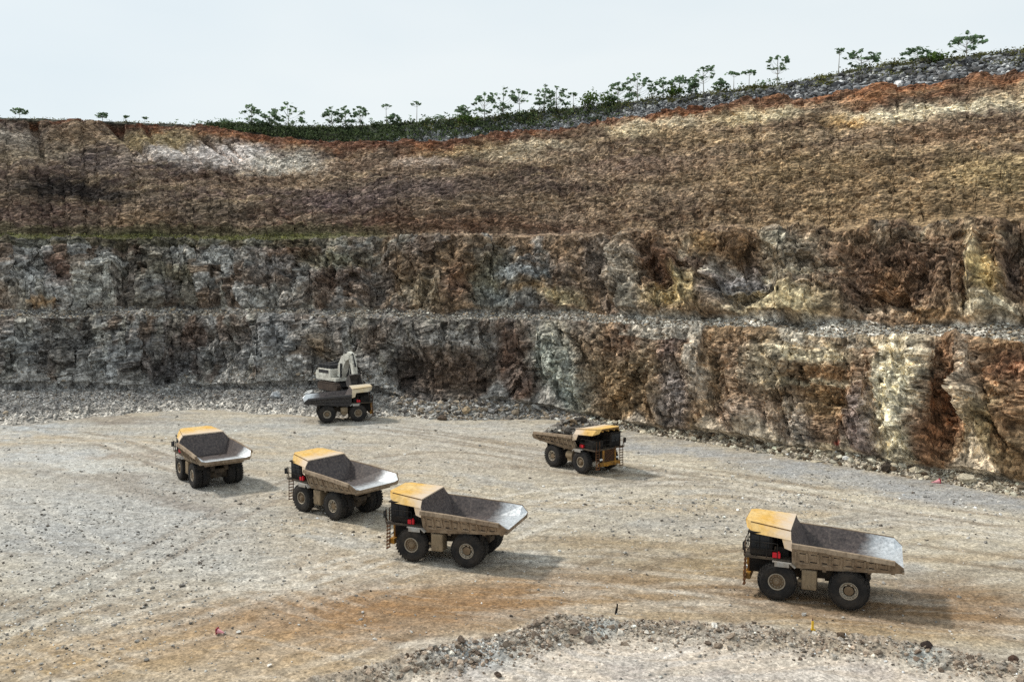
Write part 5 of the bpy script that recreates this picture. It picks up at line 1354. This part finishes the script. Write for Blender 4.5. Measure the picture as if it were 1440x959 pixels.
# packed core of the heap
gx, gy = np.meshgrid(np.linspace(-4.3, 1.1, 26), np.linspace(-2.2, 2.2, 20), indexing='ij')
gz = 3.1 + 2.05 * np.clip(1 - ((gx + .9) / 3.4) ** 2, 0, 1) * np.clip(1 - (gy / 2.55) ** 2, 0, 1) + .2 * r.normal(size=gx.shape)
core = np.stack([gx, gy, gz], -1).reshape(-1, 3)
bmc = bmesh.new(); bmc.from_mesh(me)
vv = [bmc.verts.new(p) for p in core]
for f in grid_faces(26, 20): bmc.faces.new([vv[i] for i in f])
bmc.to_mesh(me); bmc.free()
at = me.color_attributes['Col'].data
for i in range(len(me.vertices) - len(core), len(me.vertices)): at[i].color = (*lin(96, 90, 84), 1)
ol = link('ore_load', me); ol.location = tk.location; ol.rotation_euler = tk.rotation_euler
tag(ol, 'heap of broken grey rock filling the bed of the approaching truck', 'rock load', kind='stuff')
# ------------------------------------------------------------------ small markers
m_pink = paint_mat('faded_pink_plastic', lin(226, 150, 160), dust=lin(210, 180, 170), amount=.3, rough=.6)
m_crim = paint_mat('crimson_plastic', lin(150, 24, 50), dust=lin(120, 60, 60), amount=.2, rough=.6)
m_ylw = paint_mat('yellow_stake_paint', lin(236, 190, 50), dust=lin(180, 160, 110), amount=.2, rough=.6)
m_tape = paint_mat('yellow_tape', lin(210, 184, 84), dust=lin(180, 165, 130), amount=.4, rough=.7)
m_blk = paint_mat('black_rubber', lin(20, 18, 18), dust=lin(50, 44, 40), amount=.2, rough=.8)
def cone(px, py, hgt, rad, yaw, label):
    p = ground_at(px, py); p[2] = float(floor_height(p[:1], p[1:2])[0])
    root = empty('traffic_cone', (p[0], p[1], p[2] + rad * .9), yaw)
    b = MB(); b.tube((0, 0, 0), (hgt, 0, -rad * .55), rad, .035, 18)
    b.build('cone_body', m_pink, root)
    b = MB(); b.box(-.05, .0, -rad * 1.25, rad * 1.25, -rad * 1.0, rad * 1.25, .01)
    b.build('cone_base', m_crim, root)
    tag(root, label, 'cone', 'pink cones lying on the floor')
cone(306, 889, .42, .16, R(-8), 'toppled pink cone with crimson base lying on open ground, below the truck row')
cone(1321, 679, .8, .24, R(172), 'toppled pink cone lying at the foot of the rust coloured rock')
p = ground_at(867, 860); p[2] = float(floor_height(p[:1], p[1:2])[0])
root = empty('marker_post', tuple(p)); b = MB(); b.prism([(-.12, -.05), (.0, -.05), (.08, .30), (.03, .36), (-.05, .34)], -.07, .07); b.build('base', m_blk, root)
b = MB(); b.tube((.03, 0, .34), (.05, 0, .64), .05, .05, 8); b.build('post', m_blk, root)
tag(root, 'short black rubber marker post leaning beside the brown track', 'marker post')
p = ground_at(1142, 909); p[2] = float(floor_height(p[:1], p[1:2])[0])
root = empty('survey_stake', tuple(p)); b = MB(); b.box(-.06, .06, -.05, .05, -.1, .62, .01); b.box(-.17, .17, -.03, .03, .02, .14, .01); b.build('stake', m_ylw, root)
b = MB(); b.tube((0, 0, .6), (-.03, 0, .80), .035, .03, 8); b.build('tip', paint_mat('brown_tip', lin(110, 66, 44)), root)
tag(root, 'yellow survey stake with brown tip standing on the berm', 'stake')
for pts, lab in (([(1012, 893), (1030, 892.5), (1050, 893.5), (1068, 894.5), (1085, 896), (1112, 896.5), (1132, 899)], 'yellow tape strip lying behind the berm, left of the survey stake'),
                 ([(1196, 905), (1210, 906.5), (1226, 907.5), (1248, 912)], 'yellow tape strip lying behind the berm, right of the survey stake')):
    b = MB(); Q = []
    for (a, c) in zip(pts[:-1], pts[1:]):
        for t in np.linspace(0, 1, 7, endpoint=False):
            g = ground_at(a[0] * (1 - t) + c[0] * t, a[1] * (1 - t) + c[1] * t); g[1] += .06 * math.sin(len(Q) * 1.7); Q.append(g)
    Q = np.array(Q); Q[:, 2] = floor_height(Q[:, 0], Q[:, 1]) + .025 + .02 * rng.uniform(0, 1, len(Q))
    for i, (a, c) in enumerate(zip(Q[:-1], Q[1:])):
        if i % 5 == 4: continue
        b.plate([(a[0], a[1] - .05, a[2]), (c[0], c[1] - .05, c[2]), (c[0], c[1] + .05, c[2] + .02), (a[0], a[1] + .05, a[2] + .02)], .004)
    o = b.build('barrier_tape', m_tape); tag(o, lab, 'tape')
